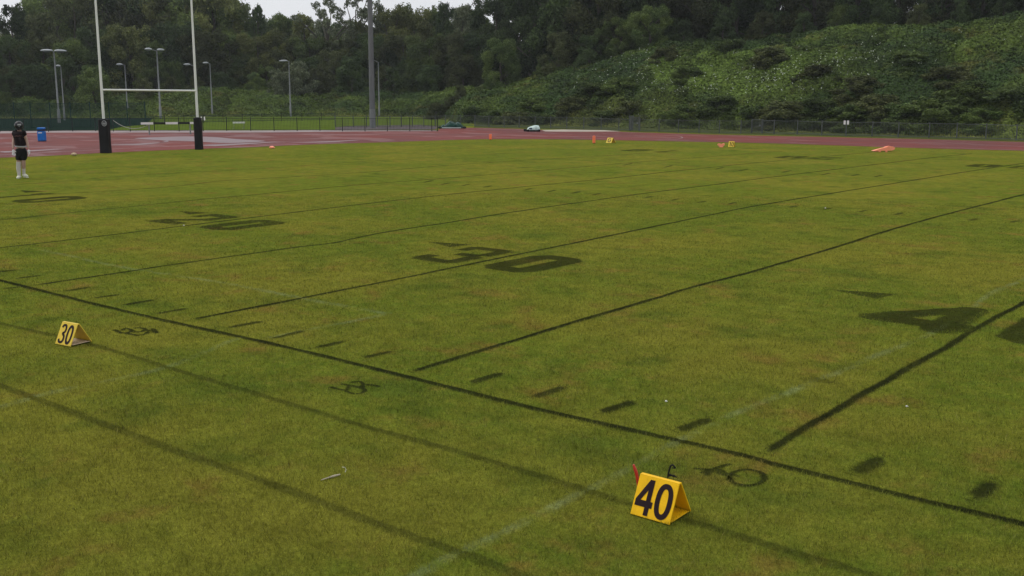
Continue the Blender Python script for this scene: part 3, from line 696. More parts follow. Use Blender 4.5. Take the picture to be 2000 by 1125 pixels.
def crown_mesh(kind, variant, nleaf, size, mat):
    key = (kind, variant, mat.name)
    if key not in PROTO:
        P, nrm, cl, rnd, C = tree_proto(kind, nleaf, variant*13+len(kind))
        V, Fc = cards(P, nrm, size*(.6+.8*RNG.random(len(P))), .6)
        me = fast_mesh('crown', V, Fc, dict(rnd=np.repeat(rnd, 4), clump=np.repeat(cl, 4))); me.materials.append(mat)
        b = MB(); g = random.Random(variant)
        top = .82; pts = [(0, 0, -.03), (.01, .0, .2), (-.012, .01, .45), (.01, -.01, .65), (0, 0, top)]
        b.tube(pts, [.032, .024, .018, .011, .004], 7)
        for c in C[g.sample(range(len(C)), 16 if kind == 'airy' else 9)]:
            h = max(.12, c[2]*.55); mid = Vector((c[0]*.45, c[1]*.45, (h+c[2])/2+.02))
            b.tube([(0, 0, h), mid, tuple(c)], [.012, .008, .003], 5)
        tm = bpy.data.meshes.new('trunk'); tm.from_pydata(b.v, [], b.f); tm.update(); tm.materials.append(M_BARK)
        PROTO[key] = (me, tm)
    return PROTO[key]
def tree(col, r, ytop, width, kind, mi, label, group=None, cat='tree', name='broadleaf_tree', sink=.3, variant=None, squat=False):
    if col < 820: r += (5 if r < 139 else 8) if r < 150 else 4
    p = polar(col, r); gz = ground_z(p.x, p.y)-sink; top = height_at(p, ytop); h = max(top-gz, 1.5)
    if not squat: width = min(width, h*.92)
    v = variant if variant is not None else random.randrange(4)
    n = dict(round=34000, tall=26000, airy=12000, bush=18000)[kind]
    me, tm = crown_mesh(kind, v, n, {'airy': .019, 'round': .024, 'tall': .026, 'bush': .034}[kind], M_LEAF[mi])
    e = empty(name, (p.x, p.y, gz), random.random()*6.28); e.scale = (width, width, h)
    o = link('crown', me, None, e); t = link('trunk', tm, None, e); tag(e, label, cat, group)
    return e
GW, GB = 'trees of the dark wood behind the track', 'trees crowding the top of the bank'
for x in list(range(-160, 470, 42)):
    if not -60 < x < 110: tree(x, 176, -34 if x > 90 else 30, 12, 'round', (x//42) % 3, 'tall tree in the back of the wood, its crown merging with its neighbours', GW)
for x in list(range(490, 985, 40)): tree(x, 172, {0: 34, 1: 40, 2: 28}[x % 3]+(12 if 600 < x < 745 else 0), 9, 'round', (x//40) % 2, 'tall tree in the back of the wood, its crown merging with its neighbours', GW)
# skyline row, one line per tree: photo column, distance, row of its top, width, kind, tone
LW = 'tall tree in the back of the wood, its crown merging with its neighbours'
for col, r, yt, wd, kd, mi in [(-150,160,-10,13,'round',1),(-95,158,20,11,'round',2),(110,165,-12,12,'round',1),(160,158,-32,13,'round',4),(215,160,-25,12,'round',0),
        (318,158,-35,12,'tall',2),(372,160,-45,13,'round',1),(425,158,-22,12,'round',2),(1010,150,-60,14,'tall',0),(1080,150,-80,15,'round',4),
        (905,155,10,9,'tall',4),(835,160,11,11,'round',1),(560,160,26,9,'tall',1)]:
    tree(col, r, yt, wd, kd, mi, LW, GW)
for col, r, yt, wd, kd, mi, lb in [
        (-20,156,36,12,'round',2,'pale olive tree at the corner of the wood under open sky'),
        (45,150,6,9,'tall',0,'dark spiky tree standing up against the sky behind the paired lamp'),
        (85,160,22,6,'tall',1,'small pointed tree peeping between a dark spiky tree and the wood'),
        (262,156,-2,11,'tall',4,'brownish tree top between the two goal uprights at the skyline'),
        (470,156,3,9,'round',1,'rounded tree at the skyline just before the open gap of sky'),
        (512,152,8,5,'tall',0,'thin ragged treetop sticking up in the gap of sky'),
        (600,156,26,8,'tall',2,'low olive treetop at the dip of the skyline'),
        (645,150,-8,11,'airy',3,'airy tree with sky showing through, beside the tall mast'),
        (700,152,-18,12,'airy',3,'loose see-through tree behind the tall mast'),
        (665,158,30,10,'airy',0,'thin dark tree low in the see-through part of the wood'),
        (765,146,8,10,'round',2,'light olive rounded tree just beyond the tall mast'),
        (806,148,12,8,'round',2,'olive tree with a feathery top next to the light rounded one'),
        (872,152,4,6,'tall',0,'narrow dark treetop pricking the skyline'),
        (905,148,10,7,'tall',3,'greyish narrow treetop near the dark shoulder of the wood'),
        (935,150,13,7,'tall',1,'feathery treetop under the last gap of open sky'),
        (968,142,-14,9,'round',0,'tall dark tree ending the open sky, above the bushy round tree')]:
    tree(col, r, yt, wd, kd, mi, lb)
LM = 'mid-height leafy tree packed into the middle of the wood'
for col, r, yt, wd, kd, mi in [(-110,148,70,12,'round',1),(-40,146,85,11,'round',2),(30,142,70,12,'round',0),(95,145,60,12,'round',4),(150,141,75,11,'round',1),(205,144,50,12,'round',0),
        (265,143,45,11,'round',2),(310,140,80,10,'tall',1),(360,143,40,12,'round',0),(415,141,55,11,'round',4),(455,144,60,11,'round',1),(510,142,62,10,'round',2),(555,144,58,11,'round',4),
        (610,143,70,10,'round',1),(655,140,95,9,'round',4),(735,141,70,10,'round',0),(790,140,60,10,'round',4),(840,140,65,11,'round',1),(890,138,60,11,'round',4),(935,138,62,10,'round',0),
        (20,136,140,11,'round',0),(90,134,130,10,'round',0),(130,137,110,10,'round',0),(340,140,118,10,'round',0),(395,141,105,9,'round',4),(470,141,112,10,'round',0),(540,141,95,10,'round',4),(600,140,110,9,'round',0),
        (755,140,105,8,'round',0),(800,139,110,9,'bush',0),(850,139,112,9,'round',0),(905,134,105,9,'round',4)]:
    tree(col, r, yt, wd, kd, mi, LM, 'trees packed in the middle of the wood')
for k_, x in enumerate(range(-130, 960, 34)):
    tree(x, 144+(k_*7) % 5, 58+(k_*37) % 40, 9, ('round', 'tall', 'round')[k_ % 3], (1, 0, 2, 0, 1, 4)[k_ % 6], LM, 'trees packed in the middle of the wood')
for k_, x in enumerate(range(-120, 960, 46)):
    if not 130 < x < 250: tree(x, 137+(k_*3) % 4, 116+(k_*29) % 36, 7, ('round', 'bush')[k_ % 2], (0, 1, 1, 4)[k_ % 4], LM, 'trees packed in the middle of the wood')
for col, r, yt, wd, kd, mi, lb in [
        (188,129,126,11,'bush',1,'big rounded green bush between the paired lamp and the goal upright'),
        (15,127,178,8,'bush',1,'low green bush above the fence behind the standing player'),
        (80,126,192,8,'bush',1,'low leafy bush at the foot of the paired lamp post'),
        (130,127,185,6,'bush',1,'low green bush just behind the single lamp near the paired lamp'),
        (285,134,150,7,'bush',4,'brownish shrub between the goal uprights below the crossbar lamps'),
        (340,137,148,7,'bush',4,'dull brownish shrub at the top of the grassy slope behind the goal'),
        (440,138,140,8,'bush',0,'dark shrub on the slope just past the outer goal upright'),
        (500,138,140,8,'bush',1,'dark green shrub on the slope before the lone lamp'),
        (545,135,134,5.5,'bush',3,'pale grey-green young shrub behind the lone lamp'),
        (588,136,118,5,'bush',3,'pale grey leafy sapling to the side of the lone lamp'),
        (622,137,130,8,'bush',4,'brownish bush midway between the lone lamp and the mast'),
        (690,136,108,9,'bush',0,'large dark drooping bush right beside the mast'),
        (770,136,130,7,'bush',0,'dark bush behind the lamp that stands close to the mast'),
        (845,136,125,8,'bush',0,'dark drooping bush between the mast and the round bushy tree'),
        (900,118,165,6,'bush',4,'low dark shrub at the start of the high bank'),
        (978,121,72,8.2,'round',1,'round bushy green tree standing out in front of the dark trees'),
        (1060,120,112,5.5,'bush',1,'small rounded bush on the bank beside the round bushy tree')]:
    tree(col, r, yt, wd, kd, mi, lb, name='bushy_shrub' if kd == 'bush' else 'broadleaf_tree', cat='shrub' if kd == 'bush' else 'tree')
tree(852, 117.5, 200, 2.9, 'bush', 4, 'low brownish heather-like shrub on the lawn by the tarpaulin', cat='shrub', name='bushy_shrub', squat=True)
tree(888, 117.5, 198, 2.7, 'bush', 4, 'low brown shrub beside the heather-like shrub on the lawn', cat='shrub', name='bushy_shrub', squat=True)
LB = 'big dark tree in the row along the top of the bank'
for col, r, yt, wd, kd, mi in [(1035,126,-30,11,'round',0),(1100,123,-60,12,'round',0),(1165,121,-70,12,'round',4),(1225,121,-60,11,'round',0),(1285,122,-80,12,'round',0),(1360,120,-90,12,'round',4),
        (1430,119,-90,12,'round',0),(1505,119,-100,12,'round',0),(1580,117,-100,12,'round',4),(1660,117,-110,12,'round',0),(1740,116,-110,12,'round',0),(1820,115,-110,12,'round',4),(1900,115,-120,12,'round',0),
        (1980,114,-120,12,'round',0),(2070,114,-120,12,'round',0),(2160,114,-120,12,'round',4)]+[(x, 132, -170, 14, 'round', 0) for x in range(1120, 2260, 90)]:
    tree(col, r, yt, wd, kd, mi, LB, GB)
for col, r, yt, wd, kd, mi, lb in [
        (1090,118,60,7,'bush',4,'dark bush under the row of trees where the bank starts to climb'),
        (1150,116,68,7,'bush',0,'dark shrub at the edge of the trees, above the pale flowers'),
        (1210,116,28,7.5,'round',1,'green rounded tree leaning out over the middle of the bank'),
        (1265,115,8,7,'round',1,'fresh green tree at the edge of the dark row, third of the lighter ones'),
        (1330,115,40,7,'bush',0,'dark bush at the top of the bank above the white flowers'),
        (1405,114,30,8,'bush',0,'dark overhanging bush at the top middle of the bank'),
        (1480,113,20,8,'bush',4,'brownish dark bush above the brightest part of the bank'),
        (1560,112,22,8,'bush',0,'dark bush next to the sloping light green branch'),
        (1625,111,6,7.5,'bush',1,'light green sprawling bush hanging from the dark row of trees'),
        (1700,111,14,8,'bush',0,'dark bush following the light green sprawling one'),
        (1780,110,6,8,'bush',4,'dull brown-green bush near the top of the high bank'),
        (1860,110,-4,8,'bush',0,'dark bush high on the bank, last but one in the frame'),
        (1940,110,-8,9,'bush',0,'very dark bush at the top corner of the bank'),
        (2030,110,-10,9,'bush',0,'dark bush cut by the edge of the view')]:
    tree(col, r, yt, wd, kd, mi, lb, name='bushy_shrub' if kd == 'bush' else 'broadleaf_tree', cat='shrub' if kd == 'bush' else 'tree')

# low mounds of bramble standing proud of the undergrowth
for k_, (col, row, wd, hh, mi) in enumerate([(925,228,4.5,1.6,1),(965,234,5,1.5,0),(1010,236,5,1.4,1),(1060,238,4.5,1.3,0),(1040,205,4,1.2,4),(1120,205,4.5,1.3,0),(1160,180,5,1.5,0),(1215,168,5,1.4,0),(1235,215,4.5,1.3,0),
        (1180,232,4,1.1,1),(1335,222,4.5,1.3,0),(1300,110,4,1.3,1),(1425,98,4.5,1.7,1),(1345,145,4,1.1,0),(1500,112,5,1.4,4),(1410,205,4.5,1.2,0),(1470,228,5,1.5,0),(1535,222,5.5,1.5,0),(1600,215,5,1.4,0),(1665,228,5.5,1.4,4),
        (1720,205,5,1.3,0),(1770,228,5,1.5,0),(1830,215,5.5,1.6,0),(1600,140,4.5,1.1,4),(1775,118,5,1.3,0),(1900,180,5.5,1.4,0),(1850,150,5,1.2,0),(1985,190,5.5,1.4,4),(1920,232,4,1.1,0),(1680,165,4.5,1.1,0)]):
    d = (_f+_r2*((col-1000)/F)-_u2*((row-562.5)/F)).normalized(); ts = np.linspace(78, 124, 200); P = np.array([CX, CY, CH])+np.outer(ts, np.array(d)); z_ = bank(P[:, 0], P[:, 1])[0]
    k = np.argmax(P[:, 2] < z_+.2); p = P[k]; e = empty('bramble_shrub', (p[0], p[1], z_[k]-hh*1.15), k_*1.7); e.scale = (wd*1.1, wd*.9, hh*1.9)
    me, tm = crown_mesh('bush', k_ % 3, 17000, .040, M_BRAM[k_ % 3]); link('crown', me, None, e); link('trunk', tm, None, e)
    tag(e, 'low rounded bramble mound rising out of the undergrowth on the bank', 'shrub', 'bramble mounds on the bank')
# ------------------------------------------------------------------ fences
def fence(cols, name, label, hpost, hpan, postmat, barmat, gap=.115, bar=.012, rail=.03, pw=.05, group=None, zb=.06):
    """posts at surveyed points, one barred panel between each two"""
    P = [at(x, y) for x, y in cols]; o0 = P[0].copy(); e = empty(name, o0)
    tag(e, label, 'fence', group)
    for p in P:
        b = MB(); q = p-o0; b.box((q.x-pw/2, q.y-pw/2, -.15), (q.x+pw/2, q.y+pw/2, hpost)); b.box((q.x-pw/2-.008, q.y-pw/2-.008, hpost), (q.x+pw/2+.008, q.y+pw/2+.008, hpost+.02))
        b.build('post', postmat, e)
    for a, c in zip(P[:-1], P[1:]):
        a = a-o0; c = c-o0; d = (c-a); L_ = d.length; d.normalize(); b = MB(); s0, s1 = a+d*pw*.6, c-d*pw*.6
        for zz in (zb+.03, hpan): b.bar((s0.x, s0.y, zz), (s1.x, s1.y, zz), rail, rail)
        n = max(2, int(L_/gap))
        for k in range(1, n):
            q = s0.lerp(s1, k/n); b.bar((q.x, q.y, zb), (q.x, q.y, hpan), bar, bar)
        b.build('panel', barmat, e)
    return e
LEFTF = [(-170,260),(-120,259.3),(-60,258.6),(0,258),(47,257.9),(95,257.7),(142,256.8),(187,256.3),(221.5,257),(254.5,257),(302,256.6),(350,257),(397,256.4),(443,255.8),(490,255.8),(535.5,256),(580.5,256),(625,256),(669,256.5),(713,256.5),(756.5,256.5),(800.5,256.5),(843.5,256.5),(854.7,256.7)]
fence(LEFTF, 'trackside_fence', 'dark low barred fence along the outside of the bend behind the goal posts', 1.04, .99, M_FENCED, M_FENCED)
fence([(655,248.5),(690,248.5),(716,248.6),(738,248.4),(762,248.4),(784,248.2),(806,248),(828,247.8),(850,247.6),(870,247),(900,246.2),(927.6,246.6),(955,248.5),(984.6,249),(1014,249.7),(1045,250),(1075.6,250.6),(1107,251.5),(1140,252),(1174,253.6),(1208.5,255),(1231,255.7)],
      'trackside_fence', 'thin grey barred fence behind the tarpaulin and the pale covered trolley', .98, .93, M_FENCE, M_FENCE, pw=.07, bar=.015)
fence([(1249.6,256.6),(1287,257.5),(1325,259),(1365,259.6),(1404.7,260.5),(1446.7,261),(1467,260.6)], 'trackside_fence', 'short stretch of barred fence between the two grey gates', 1.0, .95, M_FENCE, M_FENCE, pw=.07, bar=.015)
fence([(1489,261),(1511.6,262),(1557,263),(1604.6,264.6),(1652,266.4),(1703,266.5),(1754,268.5),(1814,269.3),(1868,270.5),(1925,272),(1984.5,274.3),(2045,276.4),(2105,278.5),(2170,281)],
      'trackside_fence', 'grey-green barred fence along the straight below the high bank', 1.06, 1.0, M_FENCE, M_FENCE, pw=.085, bar=.016, rail=.04)
fence([(-180,254),(-110,253),(-40,252),(30,250.8),(62,250.2),(100,249.6),(140,248.8),(178,248),(215,247.2),(250,246.5),(285,246)], 'tennis_court_fence', 'tall dark green mesh fence behind the blue bin', 2.1, 2.0, M_FENCEG, M_FENCEG, gap=.10, bar=.022, pw=.08)
fence([(285,243.5),(322,242),(360,241),(398,240),(436,239),(474,238),(512,237.2),(550,236.6),(590,236),(628,235.4),(655,235)], 'lawn_fence', 'low dark fence across the back of the lawn, in front of the grassy slope', .78, .72, M_FENCED, M_FENCEG, gap=.10, bar=.018, pw=.05)
def gate(a, c, label, h=1.15):
    a, c = at(*a), at(*c); e = empty('gate', a); d = (c-a); b = MB()
    b.box((-.035, -.035, -.1), (.035, .035, h)); q = d; b.box((q.x-.035, q.y-.035, -.1), (q.x+.035, q.y+.035, h)); b.build('post', M_FENCE, e)
    b = MB(); dn = d.normalized(); s0 = dn*.07; s1 = d-dn*.07
    for zz in (.1, h*.5, h-.05): b.bar((s0.x, s0.y, zz), (s1.x, s1.y, zz), .035, .035)
    n = int(d.length/.09)
    for k in range(n+1): q = s0.lerp(s1, k/n); b.bar((q.x, q.y, .1), (q.x, q.y, h-.05), .02, .02)
    b.build('mesh_leaf', M_FENCE, e)
    b = MB(); q = s0.lerp(s1, .85); b.box((q.x-.05, q.y-.05, h*.5), (q.x+.05, q.y+.05, h*.5+.12)); b.build('latch', M_GALV, e)
    return tag(e, label, 'gate')
gate((1232.5,255.8),(1248,256.4), 'narrow grey gate in the fence below the orange-tinted grass of the bank')
gate((1468.5,260.4),(1487.5,261), 'wider grey mesh gate where the low fence turns grey-green', 1.1)
gate((1229,254.6),(1236,254.8), 'slim grey panel standing just behind the narrow gate', 1.2)
def plates(c, label):
    p = at(*c); b = MB(); d = _r2*.12
    for s_ in (-1, 1):
        q = p+d*s_; b.box((q.x-.07, q.y-.07, .86), (q.x+.07, q.y-.055, 1.14))
    return tag(b.build('white_plates', M_WHITE), label, 'sign plates')
plates((1652,266.8), 'pair of small white plates fixed on a post of the grey-green fence')
plates((399,256.9), 'pair of small white plates on the dark fence beside the goal post pad')

# ------------------------------------------------------------------ goal
gp = [at(207, 299), at(389, 292)]
goal = empty('goal_posts', gp[0]); tag(goal, 'white rugby goal posts in an H with black padded feet', 'goal posts')
cb = []
for i, p in enumerate(gp):
    q = p-gp[0]; b = MB(); top = 11.0
    b.tube([(q.x, q.y, 0), (q.x, q.y, 3.0), (q.x, q.y, 7), (q.x, q.y, top)], [.072, .068, .055, .045], 14); b.build('upright', M_WHITE, goal)
    hp = height_at(p, 233 if i == 0 else 230); b = MB(); wd = .235 if i == 0 else .19
    ux = _r2*wd; uy = Vector((-_r2.y, _r2.x, 0))*wd
    vs = []
    for zz, k in ((.0, 1.0), (.03, 1.03), (hp*.33, 1.0), (hp*.66, 1.02), (hp-.03, 1.0), (hp, .96)):
        for sx, sy in ((-1,-.75),(-.75,-1),(.75,-1),(1,-.75),(1,.75),(.75,1),(-.75,1),(-1,.75)): v = q+ux*sx*k+uy*sy*k; vs.append((v.x, v.y, zz))
    fs = [(j*8+k, j*8+(k+1) % 8, (j+1)*8+(k+1) % 8, (j+1)*8+k) for j in range(5) for k in range(8)]+[tuple(range(7, -1, -1)), tuple(range(40, 48))]
    b.add(vs, fs); pad = b.build('post_pad', M_PAD, goal)
    b = MB(); b.tube([(q.x, q.y, hp-.02), (q.x, q.y, hp+.03)], .11, 14); b.build('pad_strap', M_PAD, goal)
    if i == 0:   # round emblem with a cross shape on the pad
        fr = q-uy*1.05 if (uy.dot(Vector((CX, CY, 0))-p) < 0) else q+uy*1.05
        fr = Vector((fr.x, fr.y, hp-.20))+ux*.45
        b = MB(); rx = ux.normalized(); n_ = (Vector((CX, CY, 0))-p); n_.z = 0; n_.normalize()
        c = fr+n_*.0
        rim = [c+rx*math.cos(t)*.115+Vector((0, 0, math.sin(t)*.13)) for t in [2*math.pi*k/22 for k in range(23)]]
        b.tube(rim, .016, 6, caps=False)
        for dx, dz, dx2, dz2 in ((-.05, -.07, -.05, .07), (.05, -.07, .05, .07), (-.08, 0, .08, 0), (0, -.09, 0, .04)):
            b.tube([c+rx*dx+Vector((0, 0, dz)), c+rx*dx2+Vector((0, 0, dz2))], .014, 6)
        b.build('emblem', M_LOGO, pad)
    cb.append(Vector((q.x, q.y, height_at(p, 175.5 if i == 0 else 177.3))))
b = MB(); b.tube([cb[0], cb[1]], .05, 12); b.build('crossbar', M_WHITE, goal)

# ------------------------------------------------------------------ mast and lamps
p = at(728, 250); mast = empty('floodlight_mast', p); tag(mast, 'tall thick grey steel floodlight mast behind the track', 'floodlight mast')
b = MB(); hs = height_at(p, 213); b.tube([(0, 0, hs), (0, 0, 8), (-.05, 0, 16), (-.08, 0, 22)], [.235, .21, .18, .15], 16); b.build('pole', M_GALVD, mast)
b = MB(); b.tube([(0, 0, -.1), (0, 0, .02)], [.42, .42], 16); b.tube([(0, 0, .02), (0, 0, hs)], [.27, .25], 16); b.build('sleeve', M_GALV, mast)
b = MB(); b.bar((-1.2, .9, 21.6), (1.1, -.9, 21.6), .12, .12); b.build('crossarm', M_GALVD, mast)
for s_ in (-1, 1):
    b = MB(); b.box((s_*.8-.3, -s_*.65-.2, 21.7), (s_*.8+.3, -s_*.65+.2, 22.2)); b.build('floodlight', M_HEAD, mast, bevel=.04)
def lamp(base, ytop, heads, label, pr=.075, group=None, hscale=1.0, name='lamp_post'):
    p = at(*base); h = height_at(p, ytop); e = empty(name, p); tag(e, label, 'street lamp', group)
    b = MB(); b.tube([(0, 0, -.1), (0, 0, 1.3), (0, 0, 1.32), (0, 0, h)], [pr*1.5, pr*1.45, pr, pr*.75], 10); b.build('pole', M_GALV, e)
    R = Vector((_r2.x, _r2.y, 0)).normalized()
    for sgn, ln, dz, hl in heads:
        tip = R*(sgn*ln)+Vector((0, 0, h+dz)); st_ = Vector((0, 0, h-.05))
        b = MB(); b.tube([st_, st_.lerp(tip, .5)+Vector((0, 0, .03)), tip], .035, 8); b.build('arm', M_GALV, e)
        b = MB(); c = tip+R*(sgn*hl*.5); fwd = R*sgn
        vs = []; prof = [(-.5, .06, .05), (-.42, .20, .09), (-.15, .26, .13), (.2, .22, .11), (.42, .12, .07), (.5, .03, .03)]; sdv = Vector((-R.y, R.x, 0))
        for t_, hw, hh in prof:
            for k in range(10):
                a = 2*math.pi*k/10; zz = math.sin(a)*hh*hscale; zz = zz if zz > 0 else zz*.55
                v = c+fwd*(t_*hl)+sdv*(math.cos(a)*hw*1.2*hscale)+Vector((0, 0, zz+.04)); vs.append(v)
        fs = [(j*10+k, j*10+(k+1) % 10, (j+1)*10+(k+1) % 10, (j+1)*10+k) for j in range(5) for k in range(10)]+[tuple(range(9, -1, -1)), tuple(range(50, 60))]
        b.add(vs, fs, True); hd = b.build('lamp_head', M_HEAD, e)
        b = MB(); c2 = c+Vector((0, 0, -.06*hscale)); b.ball(c2, (.26*hl, .26*hl, .06), 12, 7); b.build('lens', M_GALVD, hd)
    return e
lamp((116,240), 101, ((-1, .12, .05, 1.15), (1, .05, .02, 1.15)), 'street lamp with twin wide flat heads touching, near the sky corner', .085, hscale=1.25)
lamp((314,232), 99, ((-1, .55, .10, .75), (1, .04, .03, .78)), 'twin-headed lamp seen between the goal uprights', .095, hscale=1.35)
lamp((126.5,235), 130, ((-1, .08, .02, .42),), 'single-headed lamp close behind the twin-headed one', .06)
lamp((250,228), 127, ((-1, .25, .02, .72),), 'single-headed lamp just inside the padded upright', .07)
lamp((386.5,230), 129, ((-1, .55, .12, .75),), 'single-headed lamp half hidden behind the goal upright', .06)
lamp((415,228), 124, ((-1, .18, .02, .65),), 'single-headed lamp just outside the goal upright', .07)
lamp((568,228), 120, ((-1, .15, .02, .98),), 'single-headed lamp standing alone in front of the shrubs', .08)
lamp((741,228), 121, ((-1, .55, .20, .42),), 'single-headed lamp right beside the tall mast', .07)

# ------------------------------------------------------------------ barriers, bin, rope, covers
p0, p1 = at(292, 262.5), at(372, 261.5)
e = empty('steeplechase_barrier', p0); tag(e, 'black and white striped steeplechase barrier behind the goal', 'barrier')
hB = height_at(p0, 241); d = (p1-p0); dn = d.normalized(); a = -dn*.55; L_ = 4.25
for k in range(5):
    s0 = a+dn*(L_*k/5+.0); s1 = a+dn*(L_*(k+1)/5-.004); b = MB(); b.bar((s0.x, s0.y, hB), (s1.x, s1.y, hB), .13, .15)
    b.build('beam_stripe', M_WHITE if k % 2 == 0 else M_BLK, e)
for q in (Vector((0, 0, 0)), d):
    b = MB(); b.bar((q.x, q.y, .02), (q.x, q.y, hB-.08), .07, .07); sdv = Vector((-dn.y, dn.x, 0))*.45; b.bar((q.x-sdv.x, q.y-sdv.y, .05), (q.x+sdv.x, q.y+sdv.y, .05), .08, .08); b.build('foot_frame', M_GALV, e)
p0 = at(455, 252); p1 = at(479, 251.6); e = empty('hurdle', p0); tag(e, 'small white-topped hurdle on the lawn behind the fence', 'hurdle'); h = height_at(p0, 239.5); d = p1-p0; dn = d.normalized()
b = MB(); b.bar((0, 0, h), (d.x, d.y, h), .03, .13); b.build('top_board', M_WHITE, e)
for q in (dn*.1, d-dn*.1):
    b = MB(); b.bar((q.x, q.y, .02), (q.x, q.y, h-.06), .03, .03); b.bar((q.x, q.y, .03), (q.x-dn.y*.5, q.y+dn.x*.5, .03), .03, .03); b.build('leg', M_GALV, e)
pa = at(222, 256.8); za = height_at(pa, 234.5); pb = at(292, 262.5); zb = height_at(pb, 243.5)
pts = []
for k in range(25):
    t = k/24; q = pa.lerp(pb, t); pts.append((q.x, q.y, za+(zb-za)*t-.62*4*t*(1-t)*.72))
b = MB(); b.tube(pts, .022, 6); tag(b.build('sagging_rope', M_ROPE), 'pale rope sagging from the fence to the striped barrier', 'rope')

p = at(82.5, 276.5); e = empty('litter_bin', p, math.atan2(_r2.y, _r2.x)); tag(e, 'blue litter bin with a dark hood standing on the red track', 'litter bin')
h = height_at(p, 249); r_ = .205
b = MB(); b.box((-r_, -r_, .05), (r_, r_, h*.74)); b.build('bin_body', M_BLUE, e, bevel=.05)
b = MB(); b.box((-r_*.92, -r_*.92, 0), (r_*.92, r_*.92, .05)); b.build('base', M_NAVY, e)
b = MB(); [b.box((sx*r_*.8-.03, sy*r_*.8-.03, h*.74), (sx*r_*.8+.03, sy*r_*.8+.03, h*.86)) for sx in (-1, 1) for sy in (-1, 1)]; b.box((-r_*.95, -r_*.2, h*.74), (r_*.95, r_*.9, h*.86)); b.build('aperture', M_NAVY, e)
b = MB(); b.box((-r_*1.02, -r_*1.02, h*.86), (r_*1.02, r_*1.02, h)); b.build('hood', M_BLUE, e, bevel=.07)
b = MB(); b.box((-.12, -r_-.008, h*.60), (.12, -r_+.01, h*.67)); b.build('badge', M_WHITE, e)

def heap(name, base, half, h, mat, label, cat, prof, n=28, mth=12, crump=.12, seed=1):
    """draped cover: a lofted mound along the viewing direction's right, crumpled"""
    p = at(*base); e = empty(name, p, math.atan2(_r2.y, _r2.x)); tag(e, label, cat); vs = []
    for i in range(n+1):
        u_ = -1+2*i/n; hh = prof(u_)*h
        for j in range(mth+1):
            t = math.pi*j/mth; y = -math.cos(t)*half[1]*(.9+.1*math.sin(u_*9+seed)); z = max(.05, hh*min(1, math.sin(t)**.55*1.02))
            cr = crump*(float(fbm(np.array([u_*5+seed]), np.array([j*.7+seed]), 3)[0])-.5)*2*h
            vs.append((u_*half[0], y+cr*.5, max(.04, z+cr*(.3+z/h))))
    fs = [(i*(mth+1)+j, (i+1)*(mth+1)+j, (i+1)*(mth+1)+j+1, i*(mth+1)+j+1) for i in range(n) for j in range(mth)]
    b = MB(); b.add(vs, fs, False); b.add([v for v in vs[:mth+1]], [tuple(range(mth+1))]); b.add([v for v in vs[-(mth+1):]], [tuple(range(mth, -1, -1))])
    b.build('cover', mat, e); return e
def pt(u_): return float(np.interp(u_, [-1, -.82, -.7, -.55, -.38, -.15, .05, .35, .55, .75, .85, 1], [.18, .30, .55, .42, .75, .95, .8, .86, .72, .42, .22, .12]))
e = heap('tarpaulin_heap', (884,250.8), (1.12, .7), height_at(at(884, 250.8), 236), M_TARP, 'dark green tarpaulin crumpled over equipment beside the end of the fence', 'tarpaulin', pt, seed=3, crump=.2)
for u_ in (-.92, .92, -.6, .55):
    b = MB(); b.ball((u_*1.12, -.55, .10), (.16, .12, .10), 10, 7); b.build('weight_bag', M_RUB, e)
b = MB(); b.box((-.85, -.74, .04), (.75, -.715, .12)); b.build('pale_hem', M_COVER, e)
def pc(u_): return float(np.interp(u_, [-1, -.93, -.8, -.5, -.25, 0, .4, .75, .92, 1], [.25, .5, .66, .80, .84, .98, 1, .95, .7, .3]))
pb = at(1042, 257); hC = height_at(pb, 244.5)
e = heap('covered_trolley', (1042,257), (.52, .5), hC, M_COVER, 'small trolley under a pale cover standing by the sandy strip', 'covered trolley', pc, seed=6, crump=.04)
b = MB(); b.box((-.56, -.54, .03), (.52, .5, .14)); b.build('chassis', M_RUB, e)
b = MB(); b.box((-.78, -.42, .04), (-.55, -.1, .22)); b.build('tow_hitch', M_RUB, e, bevel=.03)
for wx in (-.42, .42):
    b = MB(); b.tube([(wx, -.62, .10), (wx, -.55, .10)], .10, 14); b.build('wheel', M_RUB, e)
b = MB(); b.box((-.36, -.515, .2), (-.12, -.49, hC*.62)); b.build('dark_panel', M_NAVY, e, bevel=.01)
b = MB(); b.tube([(-.02, 0, hC*.9), (-.02, 0, hC*1.15)], .03, 8); b.build('tie_handle', M_RUB, e)

